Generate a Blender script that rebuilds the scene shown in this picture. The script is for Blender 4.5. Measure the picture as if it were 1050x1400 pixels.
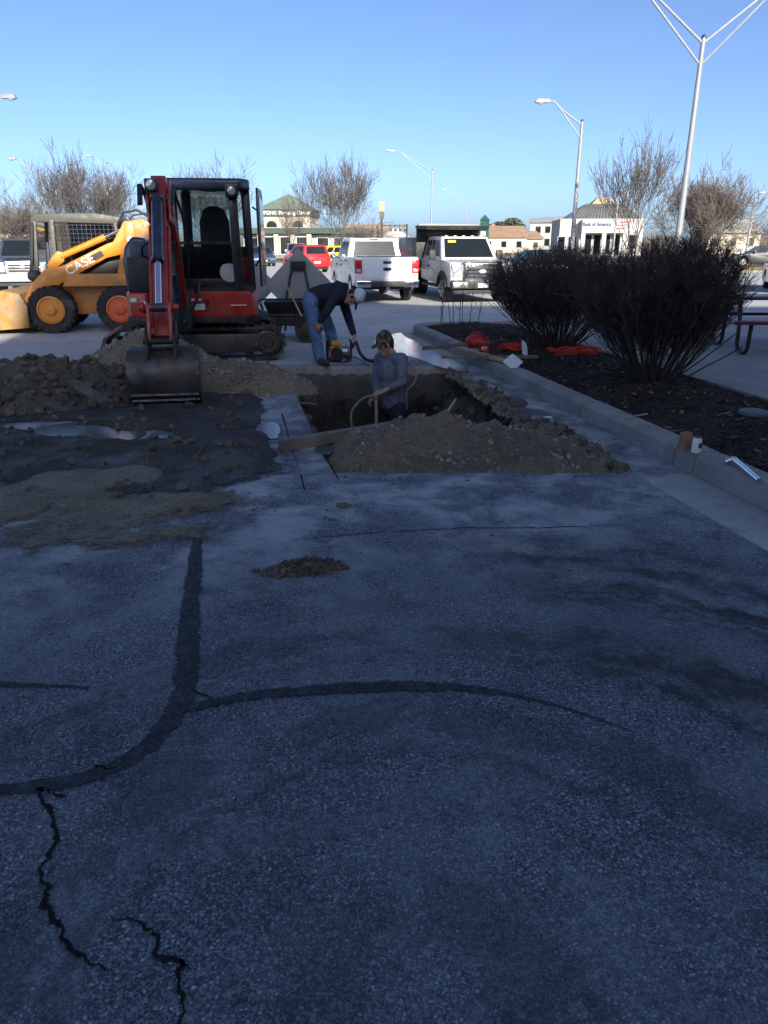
import bpy, bmesh, math, random
import numpy as np
from mathutils import Vector, Matrix, Quaternion
R = math.radians
for o in list(bpy.data.objects): bpy.data.objects.remove(o)
S = bpy.context.scene
C = S.collection
# ------------------------------------------------------------------ camera
PITCH, YAW, CAMH, FPX = 20.0, 11.0, 1.6, 1011.0
cd = bpy.data.cameras.new('camera'); cam = bpy.data.objects.new('camera', cd); C.objects.link(cam)
cam.location = (0, 0, CAMH); cam.rotation_euler = (R(90 - PITCH), 0, R(-YAW))
cd.sensor_fit = 'VERTICAL'; cd.sensor_height = 36.0; cd.lens = 36.0 * FPX / 1400.0
cd.clip_start = 0.05; cd.clip_end = 2000
S.camera = cam
# ------------------------------------------------------------------ sky, sun, exposure
SUN_EL, SUN_AZ = 21.0, 174.0            # azimuth clockwise from +Y
w = bpy.data.worlds.new('World'); S.world = w; w.use_nodes = True
wn = w.node_tree.nodes; wl = w.node_tree.links
bg = wn['Background']; sky = wn.new('ShaderNodeTexSky'); sky.sky_type = 'NISHITA'
sky.sun_disc = False; sky.sun_elevation = R(SUN_EL); sky.sun_rotation = R(SUN_AZ)
sky.altitude = 0; sky.air_density = 0.5; sky.dust_density = 1.5; sky.ozone_density = 3.2
wl.new(sky.outputs[0], bg.inputs[0]); bg.inputs[1].default_value = 0.083
sd = bpy.data.lights.new('sun', 'SUN'); sd.energy = 3.5; sd.angle = R(0.6); sd.color = (1.0, 0.93, 0.82)
so = bpy.data.objects.new('sun', sd); C.objects.link(so)
_d = Vector((math.sin(R(SUN_AZ)) * math.cos(R(SUN_EL)), math.cos(R(SUN_AZ)) * math.cos(R(SUN_EL)), math.sin(R(SUN_EL))))
so.rotation_euler = _d.to_track_quat('Z', 'Y').to_euler(); so.location = _d * 60
SUNDIR = _d
S.view_settings.view_transform = 'Standard'; S.view_settings.look = 'None'
S.view_settings.exposure = 1.46; S.view_settings.gamma = 1.0; S.view_settings.use_curve_mapping = False
S.cycles.use_denoising = True
S.cycles.max_bounces = 6; S.cycles.diffuse_bounces = 3; S.cycles.glossy_bounces = 3
S.cycles.transmission_bounces = 4; S.cycles.transparent_max_bounces = 16
S.cycles.caustics_reflective = False; S.cycles.caustics_refractive = False
# ------------------------------------------------------------------ measuring helpers (photo survey -> metres in the lot's frame)
_cy, _sy = math.cos(R(YAW)), math.sin(R(YAW))
def lot(X, Y, z=0.0): return Vector((X * _cy + Y * _sy, -X * _sy + Y * _cy, z))
def at(px, py, D):
    "point at forward distance D metres on the sight line of survey pixel (px,py)"
    a = R(PITCH) + math.atan((py - 700) / FPX)
    dep = D * math.cos(R(PITCH)) ; z = CAMH - D * math.tan(a)
    dep = D * math.cos(R(PITCH)) + (CAMH - z) * math.sin(R(PITCH))
    return lot((px - 525) / FPX * dep, D, z)
def gp(px, py, z=0.0):
    a = R(PITCH) + math.atan((py - 700) / FPX)
    return at(px, py, (CAMH - z) / math.tan(a))
# ------------------------------------------------------------------ mesh builder
class MB:
    def __init__(s): s.v = []; s.f = []
    def add(s, vs, fs):
        b = len(s.v); s.v += [tuple(p) for p in vs]; s.f += [tuple(b + i for i in f) for f in fs]; return s
    def box(s, c, d, rot=None):
        hx, hy, hz = d[0] / 2, d[1] / 2, d[2] / 2
        vs = [Vector((x, y, z)) for x in (-hx, hx) for y in (-hy, hy) for z in (-hz, hz)]
        if rot is not None: vs = [rot @ p for p in vs]
        c = Vector(c)
        return s.add([c + p for p in vs], [(0,1,3,2),(4,6,7,5),(0,4,5,1),(2,3,7,6),(0,2,6,4),(1,5,7,3)])
    def b2(s, x0, x1, y0, y1, z0, z1): return s.box(((x0+x1)/2,(y0+y1)/2,(z0+z1)/2), (abs(x1-x0),abs(y1-y0),abs(z1-z0)))
    def bar(s, p, q, w_, h_, up=(0,0,1)):
        p, q = Vector(p), Vector(q); d = q - p; L = d.length; d.normalize()
        u = Vector(up); x = d.cross(u)
        if x.length < 1e-4: x = d.cross(Vector((1,0,0)))
        x.normalize(); z = x.cross(d)
        m = Matrix((x, d, z)).transposed()
        return s.box((p + q) / 2, (w_, L, h_), m)
    def tube(s, pts, r, n=8, cap=True):
        pts = [Vector(p) for p in pts]; k = len(pts)
        rr = r if isinstance(r, (list, tuple)) else [r] * k
        t0 = (pts[1] - pts[0]).normalized()
        a = t0.orthogonal().normalized(); rings = []
        for i in range(k):
            t = (pts[min(i+1,k-1)] - pts[max(i-1,0)]).normalized()
            a = (a - t * a.dot(t))
            a = a.normalized() if a.length > 1e-5 else t.orthogonal().normalized()
            b = t.cross(a)
            rings.append([pts[i] + (a * math.cos(2*math.pi*j/n) + b * math.sin(2*math.pi*j/n)) * rr[i] for j in range(n)])
        vs = [p for g in rings for p in g]; fs = []
        for i in range(k-1):
            for j in range(n):
                fs.append((i*n+j, i*n+(j+1)%n, (i+1)*n+(j+1)%n, (i+1)*n+j))
        if cap: fs.append(tuple(range(n))[::-1]); fs.append(tuple((k-1)*n+j for j in range(n)))
        return s.add(vs, fs)
    def lathe(s, prof, o, ax=(0,0,1), n=24, cap=True):
        ax = Vector(ax).normalized(); a = ax.orthogonal().normalized(); b = ax.cross(a); o = Vector(o); vs = []; fs = []
        for (r, h) in prof:
            for j in range(n):
                t = 2*math.pi*j/n; vs.append(o + ax*h + (a*math.cos(t)+b*math.sin(t))*max(r,1e-4))
        k = len(prof)
        for i in range(k-1):
            for j in range(n): fs.append((i*n+j, i*n+(j+1)%n, (i+1)*n+(j+1)%n, (i+1)*n+j))
        if cap: fs.append(tuple(range(n))[::-1]); fs.append(tuple((k-1)*n+j for j in range(n)))
        return s.add(vs, fs)
    def prism(s, out, o, u, v, nrm):
        "2D outline (a,b) -> o + a*u + b*v, extruded by the vector nrm"
        o, u, v, nrm = Vector(o), Vector(u), Vector(v), Vector(nrm); k = len(out)
        vs = [o + u*a + v*b for a, b in out]; vs += [p + nrm for p in vs]
        fs = [tuple(range(k))[::-1], tuple(range(k, 2*k))] + [(i, (i+1)%k, k+(i+1)%k, k+i) for i in range(k)]
        return s.add(vs, fs)
    def hexa(s, b4, t4):
        return s.add(list(b4)+list(t4), [(3,2,1,0),(4,5,6,7),(0,1,5,4),(1,2,6,5),(2,3,7,6),(3,0,4,7)])
    def ball(s, c, r, n=10, m=6, sc=(1,1,1)):
        prof = [(math.sin(math.pi*i/m), -math.cos(math.pi*i/m)) for i in range(m+1)]
        b = len(s.v); s.lathe([(p*r, h*r) for p,h in prof], (0,0,0), (0,0,1), n, False)
        for i in range(b, len(s.v)):
            p = s.v[i]; s.v[i] = (c[0]+p[0]*sc[0], c[1]+p[1]*sc[1], c[2]+p[2]*sc[2])
        return s
    def mesh(s, name, mat=None, bevel=0, seg=2, smooth=True, ang=35, fix=True):
        me = bpy.data.meshes.new(name); me.from_pydata([tuple(p) for p in s.v], [], s.f)
        if fix or bevel:
            bm = bmesh.new(); bm.from_mesh(me)
            bmesh.ops.recalc_face_normals(bm, faces=bm.faces)
            if bevel:
                es = [e for e in bm.edges if len(e.link_faces) == 2 and e.calc_face_angle(0) > R(25)]
                bmesh.ops.bevel(bm, geom=es, offset=bevel, offset_type='OFFSET', segments=seg, profile=0.6, affect='EDGES', clamp_overlap=True)
            bm.to_mesh(me); bm.free()
        if mat: me.materials.append(mat)
        if smooth:
            me.polygons.foreach_set('use_smooth', [True]*len(me.polygons))
            try: me.set_sharp_from_angle(angle=R(ang))
            except Exception: pass
        me.update(); return me
    def build(s, name, mat, parent=None, **k):
        o = bpy.data.objects.new(name, s.mesh(name, mat, **k)); C.objects.link(o)
        if parent is not None: o.parent = parent
        return o
def tag(o, label=None, cat=None, group=None, kind=None):
    if label: o['label'] = label
    if cat: o['category'] = cat
    if group: o['group'] = group
    if kind: o['kind'] = kind
    return o
def thing(name, label, cat, loc=(0,0,0), rz=0, group=None):
    o = bpy.data.objects.new(name, None); C.objects.link(o); o.location = loc; o.rotation_euler = (0,0,R(rz)); o.empty_display_size = .2
    return tag(o, label, cat, group)
def copy_tree(o, parent=None):
    c = o.copy(); C.objects.link(c)
    if parent is not None: c.parent = parent
    for ch in list(o.children): copy_tree(ch, c)
    return c
def part_copy(o, loc=None, rot=None, parent=None):
    c = copy_tree(o, parent if parent is not None else o.parent)
    if loc is not None: c.location = loc
    if rot is not None: c.rotation_euler = rot
    return c
def npmesh(name, V, F, mat, parent=None, smooth=True):
    me = bpy.data.meshes.new(name); V = np.asarray(V, np.float32); F = np.asarray(F, np.int32)
    k = F.shape[1]; me.vertices.add(len(V)); me.vertices.foreach_set('co', V.ravel())
    me.loops.add(F.size); me.loops.foreach_set('vertex_index', F.ravel())
    me.polygons.add(len(F)); me.polygons.foreach_set('loop_start', np.arange(0, F.size, k, dtype=np.int32))
    me.polygons.foreach_set('loop_total', np.full(len(F), k, np.int32))
    me.polygons.foreach_set('use_smooth', np.full(len(F), smooth, bool))
    me.update(calc_edges=True); me.validate()
    if mat: me.materials.append(mat)
    o = bpy.data.objects.new(name, me); C.objects.link(o)
    if parent is not None: o.parent = parent
    return o
def realize(o):
    dg = bpy.context.evaluated_depsgraph_get(); dg.update()
    me = bpy.data.meshes.new_from_object(o.evaluated_get(dg)); return me
def lettering(txt, mat, parent, o, u, v, size, depth=.01, align='CENTER', name='lettering', sx=1.0):
    cu = bpy.data.curves.new('t', 'FONT'); cu.body = txt; cu.size = size; cu.extrude = depth/2; cu.align_x = align; cu.align_y = 'CENTER'
    cu.offset = size*.018
    t = bpy.data.objects.new('t', cu); C.objects.link(t); me = realize(t); bpy.data.objects.remove(t)
    me.name = name; me.materials.clear(); me.materials.append(mat)
    u = Vector(u).normalized(); v = Vector(v).normalized(); n = u.cross(v)
    m = Matrix((u*sx, v, n)).transposed().to_4x4(); m.translation = Vector(o); me.transform(m)
    r = bpy.data.objects.new(name, me); C.objects.link(r); r.parent = parent; return r
# numpy noise
def vnoise(x, y, seed=0):
    xi = np.floor(x).astype(np.int64); yi = np.floor(y).astype(np.int64); xf = x - xi; yf = y - yi
    def h(a, b):
        n = (a*374761393 + b*668265263 + seed*974634757) & 0xffffffff
        n = ((n ^ (n >> 13)) * 1274126177) & 0xffffffff
        return ((n ^ (n >> 16)) & 0xffff) / 65535.0
    u = xf*xf*(3-2*xf); v = yf*yf*(3-2*yf)
    return (h(xi,yi)*(1-u)+h(xi+1,yi)*u)*(1-v) + (h(xi,yi+1)*(1-u)+h(xi+1,yi+1)*u)*v
def fbm(x, y, sc=1.0, oct=5, seed=0, gain=.5):
    r = 0; a = 1; t = 0
    for i in range(oct): r = r + a*(vnoise(x*sc, y*sc, seed+i*17)*2-1); t += a; a *= gain; sc *= 2.03
    return r / t
def ss(a, b, x):
    t = np.clip((x-a)/(b-a), 0, 1); return t*t*(3-2*t)
# ------------------------------------------------------------------ materials
class NT:
    def __init__(s, name):
        s.m = bpy.data.materials.new(name); s.m.use_nodes = True; s.t = s.m.node_tree
        s.p = s.t.nodes['Principled BSDF']; s.out = s.t.nodes['Material Output']; s._co = None
    def n(s, typ, props=None, **ins):
        d = s.t.nodes.new('ShaderNode' + typ)
        for k, v in (props or {}).items(): setattr(d, k, v)
        for k, v in ins.items():
            key = int(k[1:]) if k[0] == '_' and k[1:].isdigit() else k.replace('_', ' ')
            s.set(d.inputs[key], v)
        return d
    def set(s, sock, v):
        if hasattr(v, 'bl_idname') and hasattr(v, 'outputs'): s.t.links.new(v.outputs[0], sock)
        elif isinstance(v, bpy.types.NodeSocket): s.t.links.new(v, sock)
        else:
            if isinstance(v, (tuple, list)) and len(v) == 3 and sock.type == 'RGBA': v = (*v, 1)
            sock.default_value = v
    @property
    def co(s):
        if s._co is None: s._co = s.t.nodes.new('ShaderNodeTexCoord').outputs['Object']
        return s._co
    def noise(s, scale, detail=5, rough=.55, dist=0, vec=None):
        return s.n('TexNoise', Vector=vec or s.co, Scale=scale, Detail=detail, Roughness=rough, Distortion=dist)
    def rng(s, v, a, b, c=0, d=1): return s.n('MapRange', {'interpolation_type':'SMOOTHSTEP'}, Value=v, From_Min=a, From_Max=b, To_Min=c, To_Max=d)
    def mix(s, f, a, b, mode='MIX'):
        d = s.t.nodes.new('ShaderNodeMix'); d.data_type = 'RGBA'; d.blend_type = mode
        s.set(d.inputs[0], f); s.set(d.inputs[6], a); s.set(d.inputs[7], b); return d.outputs[2]
    def math(s, op, a, b=0.0, clamp=False): return s.n('Math', {'operation':op,'use_clamp':clamp}, _0=a, _1=b)
    def bump(s, h, st=.4, dist=.01, normal=None):
        d = s.n('Bump', Height=h, Strength=st, Distance=dist)
        if normal is not None: s.set(d.inputs['Normal'], normal)
        return d
    def P(s, **k):
        for a, v in k.items(): s.set(s.p.inputs[a.replace('_', ' ')], v)
        return s.m
def mul(c, k): return tuple(min(1, x*k) for x in c[:3])
def mat(name, c, rough=.6, metal=0, var=.18, scale=6, bump=0, bs=50, bd=.004, dirt=None, damt=.5, ds=2.5, spec=.5, coat=0, rvar=.12):
    t = NT(name); n1 = t.noise(scale, 6, .6)
    col = t.mix(t.rng(n1, .3, .7), mul(c, 1-var), mul(c, 1+var))
    if dirt is not None:
        n2 = t.noise(ds, 8, .65, .4); col = t.mix(t.rng(n2, .62-damt*.35, .72-damt*.1, 0, min(1, .45+damt*.5)), col, dirt)
    kw = dict(Base_Color=col, Metallic=metal, Roughness=t.rng(t.noise(scale*2.7, 4), .3, .7, max(0.02, rough-rvar), min(1, rough+rvar)))
    if bump: kw['Normal'] = t.bump(t.noise(bs, 5, .6), bump, bd)
    t.P(**kw); t.p.inputs['Specular IOR Level'].default_value = spec
    if coat: t.p.inputs['Coat Weight'].default_value = coat; t.p.inputs['Coat Roughness'].default_value = .08
    return t.m
def clear_glass(name, tint=(.55,.62,.62), dens=.75):
    t = NT(name); t.t.nodes.remove(t.p)
    tr = t.n('BsdfTransparent', Color=tint); gl = t.n('BsdfGlossy', Color=(.9,.95,1), Roughness=.03)
    fr2 = t.n('Fresnel', IOR=1.36)
    mx = t.n('MixShader', _0=fr2, _1=tr, _2=gl); t.set(t.out.inputs[0], mx); return t.m
DIRTC = (.16,.115,.07)
M = {}
M['steel_dark'] = mat('steel_dark', (.03,.031,.034), .55, .3, .3, 5, .15, 40, dirt=(.12,.095,.065), damt=.35)
M['steel_worn'] = mat('steel_worn', (.09,.085,.085), .5, .6, .4, 7, .25, 50, dirt=(.13,.09,.055), damt=.5)
M['rubber'] = mat('rubber', (.022,.022,.023), .85, 0, .3, 12, .3, 90, dirt=(.13,.11,.085), damt=.45, ds=4)
M['rubber_clean'] = mat('rubber_clean', (.02,.02,.021), .8, 0, .3, 12, .2, 90, dirt=(.09,.08,.07), damt=.25, ds=4)
M['track_rubber'] = mat('track_rubber', (.03,.03,.03), .9, 0, .3, 9, .4, 60, dirt=(.13,.11,.085), damt=.7, ds=5)
M['chrome'] = mat('chrome', (.75,.76,.78), .12, 1, .06, 8, rvar=.05)
M['alu'] = mat('alu', (.42,.43,.45), .35, .9, .12, 10)
M['red_paint'] = mat('red_paint', (.38,.026,.018), .38, 0, .15, 3, .05, 30, dirt=(.16,.10,.06), damt=.35, coat=.3)
M['orange_red'] = mat('orange_red', (.58,.10,.02), .4, 0, .15, 3, .05, 30, dirt=(.2,.11,.06), damt=.25, coat=.3)
M['case_yellow'] = mat('case_yellow', (.62,.22,.015), .42, 0, .12, 4, .06, 30, dirt=(.34,.2,.08), damt=.3, coat=.2)
M['case_orange'] = mat('case_orange', (.52,.20,.035), .5, 0, .15, 4, .06, 30, dirt=(.25,.15,.08), damt=.45)
M['bucket_yellow'] = mat('bucket_yellow', (.33,.17,.03), .7, 0, .25, 6, .3, 30, dirt=(.22,.18,.13), damt=.75, ds=4)
M['cab_grey'] = mat('cab_grey', (.062,.058,.05), .55, 0, .1, 4, dirt=(.15,.12,.09), damt=.25)
M['black_paint'] = mat('black_paint', (.012,.013,.016), .4, 0, .25, 5, .05, 30, dirt=(.06,.055,.05), damt=.3, coat=.2)
M['plastic'] = mat('plastic', (.02,.02,.022), .6, 0, .25, 6)
M['navy_metal'] = mat('navy_metal', (.03,.045,.08), .35, .2, .2, 5, coat=.3, dirt=(.1,.09,.08), damt=.2)
M['white_paint'] = mat('white_paint', (.70,.72,.75), .25, 0, .03, 3, dirt=(.48,.45,.40), damt=.12, coat=.6)
M['white_dirty'] = mat('white_dirty', (.52,.525,.53), .35, 0, .05, 3, dirt=(.36,.33,.28), damt=.35, coat=.3)
M['grey_paint'] = mat('grey_paint', (.10,.115,.145), .28, .55, .06, 3, coat=.7, rvar=.05)
M['blue_dark'] = mat('blue_dark', (.02,.035,.075), .25, .3, .08, 3, coat=.8, rvar=.05)
M['car_blue'] = mat('car_blue', (.06,.085,.14), .3, .5, .08, 3, coat=.7, rvar=.05)
M['car_red'] = mat('car_red', (.55,.015,.02), .3, .1, .08, 3, coat=.8, rvar=.05)
M['car_yellow'] = mat('car_yellow', (.85,.68,.02), .35, 0, .08, 3, coat=.5)
M['car_silver'] = mat('car_silver', (.5,.51,.53), .3, .6, .05, 3, coat=.6)
M['glass_dark'] = mat('glass_dark', (.012,.016,.02), .05, 0, .1, 1, spec=.4, rvar=.0)
M['glass_clear'] = clear_glass('glass_clear', (.60,.68,.70)); M['glass_tint'] = clear_glass('glass_tint', (.20,.25,.30))
M['glass_lamp'] = mat('glass_lamp', (.45,.47,.5), .1, .3, .1, 30, spec=.8)
M['tail_red'] = mat('tail_red', (.42,.01,.015), .2, 0, .1, 20, spec=.7)
M['amber'] = mat('amber', (.8,.3,.02), .25, 0, .1, 20)
M['decal_white'] = mat('decal_white', (.78,.78,.76), .5, 0, .08, 20)
M['decal_black'] = mat('decal_black', (.02,.02,.022), .5, 0, .1, 20)
M['plate'] = mat('plate', (.7,.72,.75), .4, 0, .2, 25)
M['pole_white'] = mat('pole_white', (.24,.25,.265), .45, .1, .06, 3)
M['bark'] = mat('bark', (.085,.075,.067), .9, 0, .3, 5, .5, 30)
M['twig'] = mat('twig', (.095,.084,.078), .9, 0, .3, 1.2)
M['twig_red'] = mat('twig_red', (.12,.10,.088), .9, 0, .3, 1.2)
M['shrub'] = mat('shrub', (.074,.058,.050), .85, 0, .45, 7)
M['wood'] = mat('wood', (.42,.31,.19), .7, 0, .2, 6, .3, 40, dirt=(.16,.12,.08), damt=.3)
M['wood_old'] = mat('wood_old', (.20,.17,.13), .85, 0, .25, 6, .4, 40, dirt=(.09,.07,.05), damt=.5)
M['denim'] = mat('denim', (.10,.17,.31), .9, 0, .35, 7, .9, 14, .03, dirt=(.10,.09,.075), damt=.3, ds=6)
M['denim_dark'] = mat('denim_dark', (.018,.02,.03), .9, 0, .25, 9, .6, 18, .02)
M['hoodie'] = mat('hoodie', (.014,.018,.032), .95, 0, .3, 7, 1.0, 11, .035)
M['shirt'] = mat('shirt', (.145,.16,.215), .9, 0, .2, 7, 1.0, 11, .035, dirt=(.09,.075,.06), damt=.3, ds=5)
M['skin'] = mat('skin', (.42,.23,.16), .55, 0, .08, 12, .1, 60)
M['hair'] = mat('hair', (.03,.022,.016), .8, 0, .3, 40)
M['cap_white'] = mat('cap_white', (.6,.63,.7), .8, 0, .08, 20)
M['cap_blue'] = mat('cap_blue', (.02,.03,.08), .8, 0, .1, 20)
M['boots'] = mat('boots', (.05,.04,.03), .8, 0, .3, 10, .3, 40, dirt=(.15,.12,.09), damt=.4)
M['red_plastic'] = mat('red_plastic', (.42,.018,.015), .45, 0, .12, 5, dirt=(.12,.06,.05), damt=.2)
M['red_net'] = mat('red_net', (.62,.05,.03), .6, 0, .15, 15)
M['paper'] = mat('paper', (.75,.76,.78), .8, 0, .05, 5)
M['card'] = mat('card', (.30,.16,.075), .85, 0, .2, 10)
M['hose_black'] = mat('hose_black', (.025,.025,.028), .6, 0, .2, 10)
M['hose_clear'] = mat('hose_clear', (.20,.21,.22), .4, 0, .15, 10)
M['pump_yellow'] = mat('pump_yellow', (.60,.33,.02), .5, 0, .15, 6, dirt=(.12,.09,.06), damt=.4)
M['sign_back'] = mat('sign_back', (.27,.29,.29), .55, .35, .1, 2, dirt=(.22,.2,.17), damt=.15)
M['table_red'] = mat('table_red', (.10,.012,.03), .45, 0, .15, 4, coat=.2)
t = NT('camo'); n_ = t.noise(16, 2, .5, .6); t.P(Base_Color=t.mix(t.rng(n_, .47, .5), (.035,.032,.025), t.mix(t.rng(t.noise(22,2), .5,.53), (.16,.14,.10), (.08,.085,.05))), Roughness=.9); M['camo'] = t.m
# ================================================================== GROUND
PA, PB, PC, PD = (.62,5.22), (2.72,4.80), (2.82,9.95), (.36,10.42)      # excavation outline
t = NT('lot_asphalt'); co = t.co
sep = t.n('SeparateXYZ', Vector=co); X_, Y_ = sep.outputs[0], sep.outputs[1]
wob = t.n('VectorMath', {'operation':'ADD'}, _0=co, _1=t.n('VectorMath', {'operation':'SCALE'}, _0=t.noise(60,2).outputs[1], Scale=.012).outputs[0]).outputs[0]
v1 = t.n('TexVoronoi', {'feature':'F1'}, Vector=wob, Scale=74, Randomness=1.0)
v2 = t.n('TexVoronoi', {'feature':'F1'}, Vector=wob, Scale=170, Randomness=1.0)
cr = t.n('SeparateColor', Color=v1.outputs['Color']); cr2 = t.n('SeparateColor', Color=v2.outputs['Color'])
stone = t.mix(t.rng(t.math('POWER', cr.outputs[0], 1.7), 0, 1), (.145,.165,.198), (.50,.54,.60))
stone = t.mix(t.rng(cr.outputs[1], .95, 1.0), stone, (.64,.66,.68))
fine = t.mix(t.rng(cr2.outputs[0], .2, 1), (.048,.055,.068), (.27,.298,.345))
edge = t.rng(v1.outputs['Distance'], .26, .50)
worn = t.rng(t.noise(1.4, 7, .65, .7), .36, .62)                      # where the binder has worn off the stones
agg = t.mix(edge, stone, fine)
smooth_ = t.mix(t.rng(t.noise(38, 6, .7), .3, .7), (.16,.178,.207), (.30,.328,.37))
col = t.mix(t.rng(worn, 0, 1, .45, .95), smooth_, agg)
big = t.noise(.9, 9, .68, .5)
col = t.mix(t.rng(big, .47, .64, 0, .6), col, t.mix(1.0, col, (.40,.41,.43), 'MULTIPLY'))
mid = t.noise(5.5, 8, .78, .25)
col = t.mix(t.rng(mid, .50, .68, 0, .6), col, t.mix(1.0, col, (.45,.46,.48), 'MULTIPLY'))
pale = t.noise(2.1, 8, .7, .5)
col = t.mix(t.rng(pale, .56, .72, 0, .4), col, (.40,.43,.47))
# tyre scrub arcs left by turning machines
def arcs(cx, cy, r0, r1, amt, c):
    vd = t.n('VectorMath', {'operation':'DISTANCE'}, _0=t.n('CombineXYZ', X=X_, Y=Y_), _1=(cx,cy,0)).outputs['Value']
    vd = t.math('ADD', vd, t.math('MULTIPLY', t.noise(3.5,6,.7), .45))
    st = t.n('TexNoise', {'noise_dimensions':'1D'}, W=vd, Scale=3.6, Detail=2.5, Roughness=.6)
    m = t.math('MULTIPLY', t.rng(st, .43, .60), t.math('MULTIPLY', t.rng(vd, r0, r0+.35), t.rng(vd, r1, r1-.35)))
    m = t.math('MULTIPLY', m, t.rng(t.noise(2.6, 8, .8, .2), .38, .54))
    return t.math('MULTIPLY', m, amt)
a1 = arcs(.9, 1.6, .7, 2.6, .8, 0)
yr = t.math('MULTIPLY', t.rng(X_, .9, 1.6), t.rng(Y_, 4.6, 3.7))
col = t.mix(t.math('MULTIPLY', a1, yr), col, (.022,.021,.02))
a2 = arcs(.35, 1.15, .2, 2.2, .48, 0)
col = t.mix(a2, col, (.035,.034,.033))
# pale slurry dust dragged out of the excavation
dn = t.noise(1.9, 9, .70, .3)
dz = t.math('MULTIPLY', t.rng(Y_, 2.4, 4.6), t.rng(Y_, 10.6, 9.8))
dm = t.math('MULTIPLY', t.rng(dn, .40, .62), dz)
dustc = t.mix(t.rng(t.noise(3.5, 6), .35, .65), (.36,.375,.395), (.48,.485,.48))
col = t.mix(t.math('MULTIPLY', dm, .85), col, dustc)
sm = t.math('MULTIPLY', t.rng(t.noise(3.2, 8, .75, .3), .58, .74), t.rng(Y_, 1.6, 3.2))
col = t.mix(t.math('MULTIPLY', sm, .5), col, (.55,.56,.57))
# olive algae / oil blots
ol = t.math('MULTIPLY', t.rng(t.noise(1.9, 5, .5), .62, .72), t.rng(X_, .8, 1.6))
col = t.mix(t.math('MULTIPLY', ol, .55), col, (.11,.11,.075))
# concrete paving past the excavation
conc = t.mix(t.rng(t.noise(.8, 8, .65, .6), .35, .68), (.40,.41,.42), (.53,.53,.52))
conc = t.mix(t.rng(t.noise(60, 3), .4, .7, 0, .25), conc, (.14,.135,.125))
bx = t.math('ADD', Y_, t.math('MULTIPLY', t.noise(.7, 4), 1.2))
cm = t.rng(bx, 10.7, 11.3)
col = t.mix(cm, col, conc)
h1 = t.math('SUBTRACT', 1.0, t.rng(v1.outputs['Distance'], .15, .6))
h1 = t.math('ADD', t.math('MULTIPLY', h1, t.rng(cr.outputs[2], 0, 1, .4, 1)), t.math('MULTIPLY', v2.outputs['Distance'], -.35))
h1 = t.math('MULTIPLY', h1, t.math('SUBTRACT', 1.0, t.math('MULTIPLY', t.math('MAXIMUM', dm, cm), .8)))
b1 = t.bump(t.noise(9, 6, .7), .35, .02); b2_ = t.bump(h1, 1.0, .014, b1)
t.P(Base_Color=col, Roughness=t.rng(t.noise(3, 5), .3, .7, .72, .92), Normal=b2_); t.p.inputs['Specular IOR Level'].default_value = .35
M['asphalt'] = t.m
g = MB()
O4 = [(-420,-40),(420,-40),(420,760),(-420,760)]; I4 = [PA,PB,PC,PD]
g.v = [(x,y,0) for x,y in O4] + [(x,y,0) for x,y in I4]
g.f = [(0,1,5,4),(1,2,6,5),(2,3,7,6),(3,0,4,7)]
ground = tag(g.build('ground', M['asphalt'], smooth=False), kind='structure')
# tar seals and cracks: thin sheets on the asphalt
def edge_worn(name, c0, c1, lo, hi, amp, holes, rough=.8):
    t = NT(name); e = t.n('Attribute', {'attribute_name':'core'}).outputs['Fac']
    n1 = t.noise(90, 5, .7); n2 = t.noise(14, 6, .7)
    k = t.math('ADD', e, t.math('MULTIPLY', t.math('SUBTRACT', n1, .5), amp)); k = t.math('ADD', k, t.math('MULTIPLY', t.math('SUBTRACT', n2, .5), amp*.7))
    al = t.rng(k, lo, hi); al = t.math('MULTIPLY', al, t.rng(t.noise(55, 6, .75), holes, holes+.14))
    vv = t.n('TexVoronoi', Vector=t.co, Scale=110); vc = t.n('SeparateColor', Color=vv.outputs['Color'])
    col = t.mix(t.rng(vc.outputs[0], .5, 1), c0, c1); col = t.mix(t.rng(n2, .5, .7), col, mul(c1, 1.15))
    t.P(Base_Color=col, Roughness=rough, Alpha=al, Normal=t.bump(t.math('ADD', vv.outputs['Distance'], n1), .6, .006)); t.p.inputs['Specular IOR Level'].default_value = .25; return t.m
M['tar'] = edge_worn('tar', (.018,.020,.025), (.060,.066,.078), .10, .36, .9, .22, .7)
M['crack'] = edge_worn('crack', (.006,.006,.007), (.014,.014,.015), .20, .5, 1.0, .15, .95)
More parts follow.
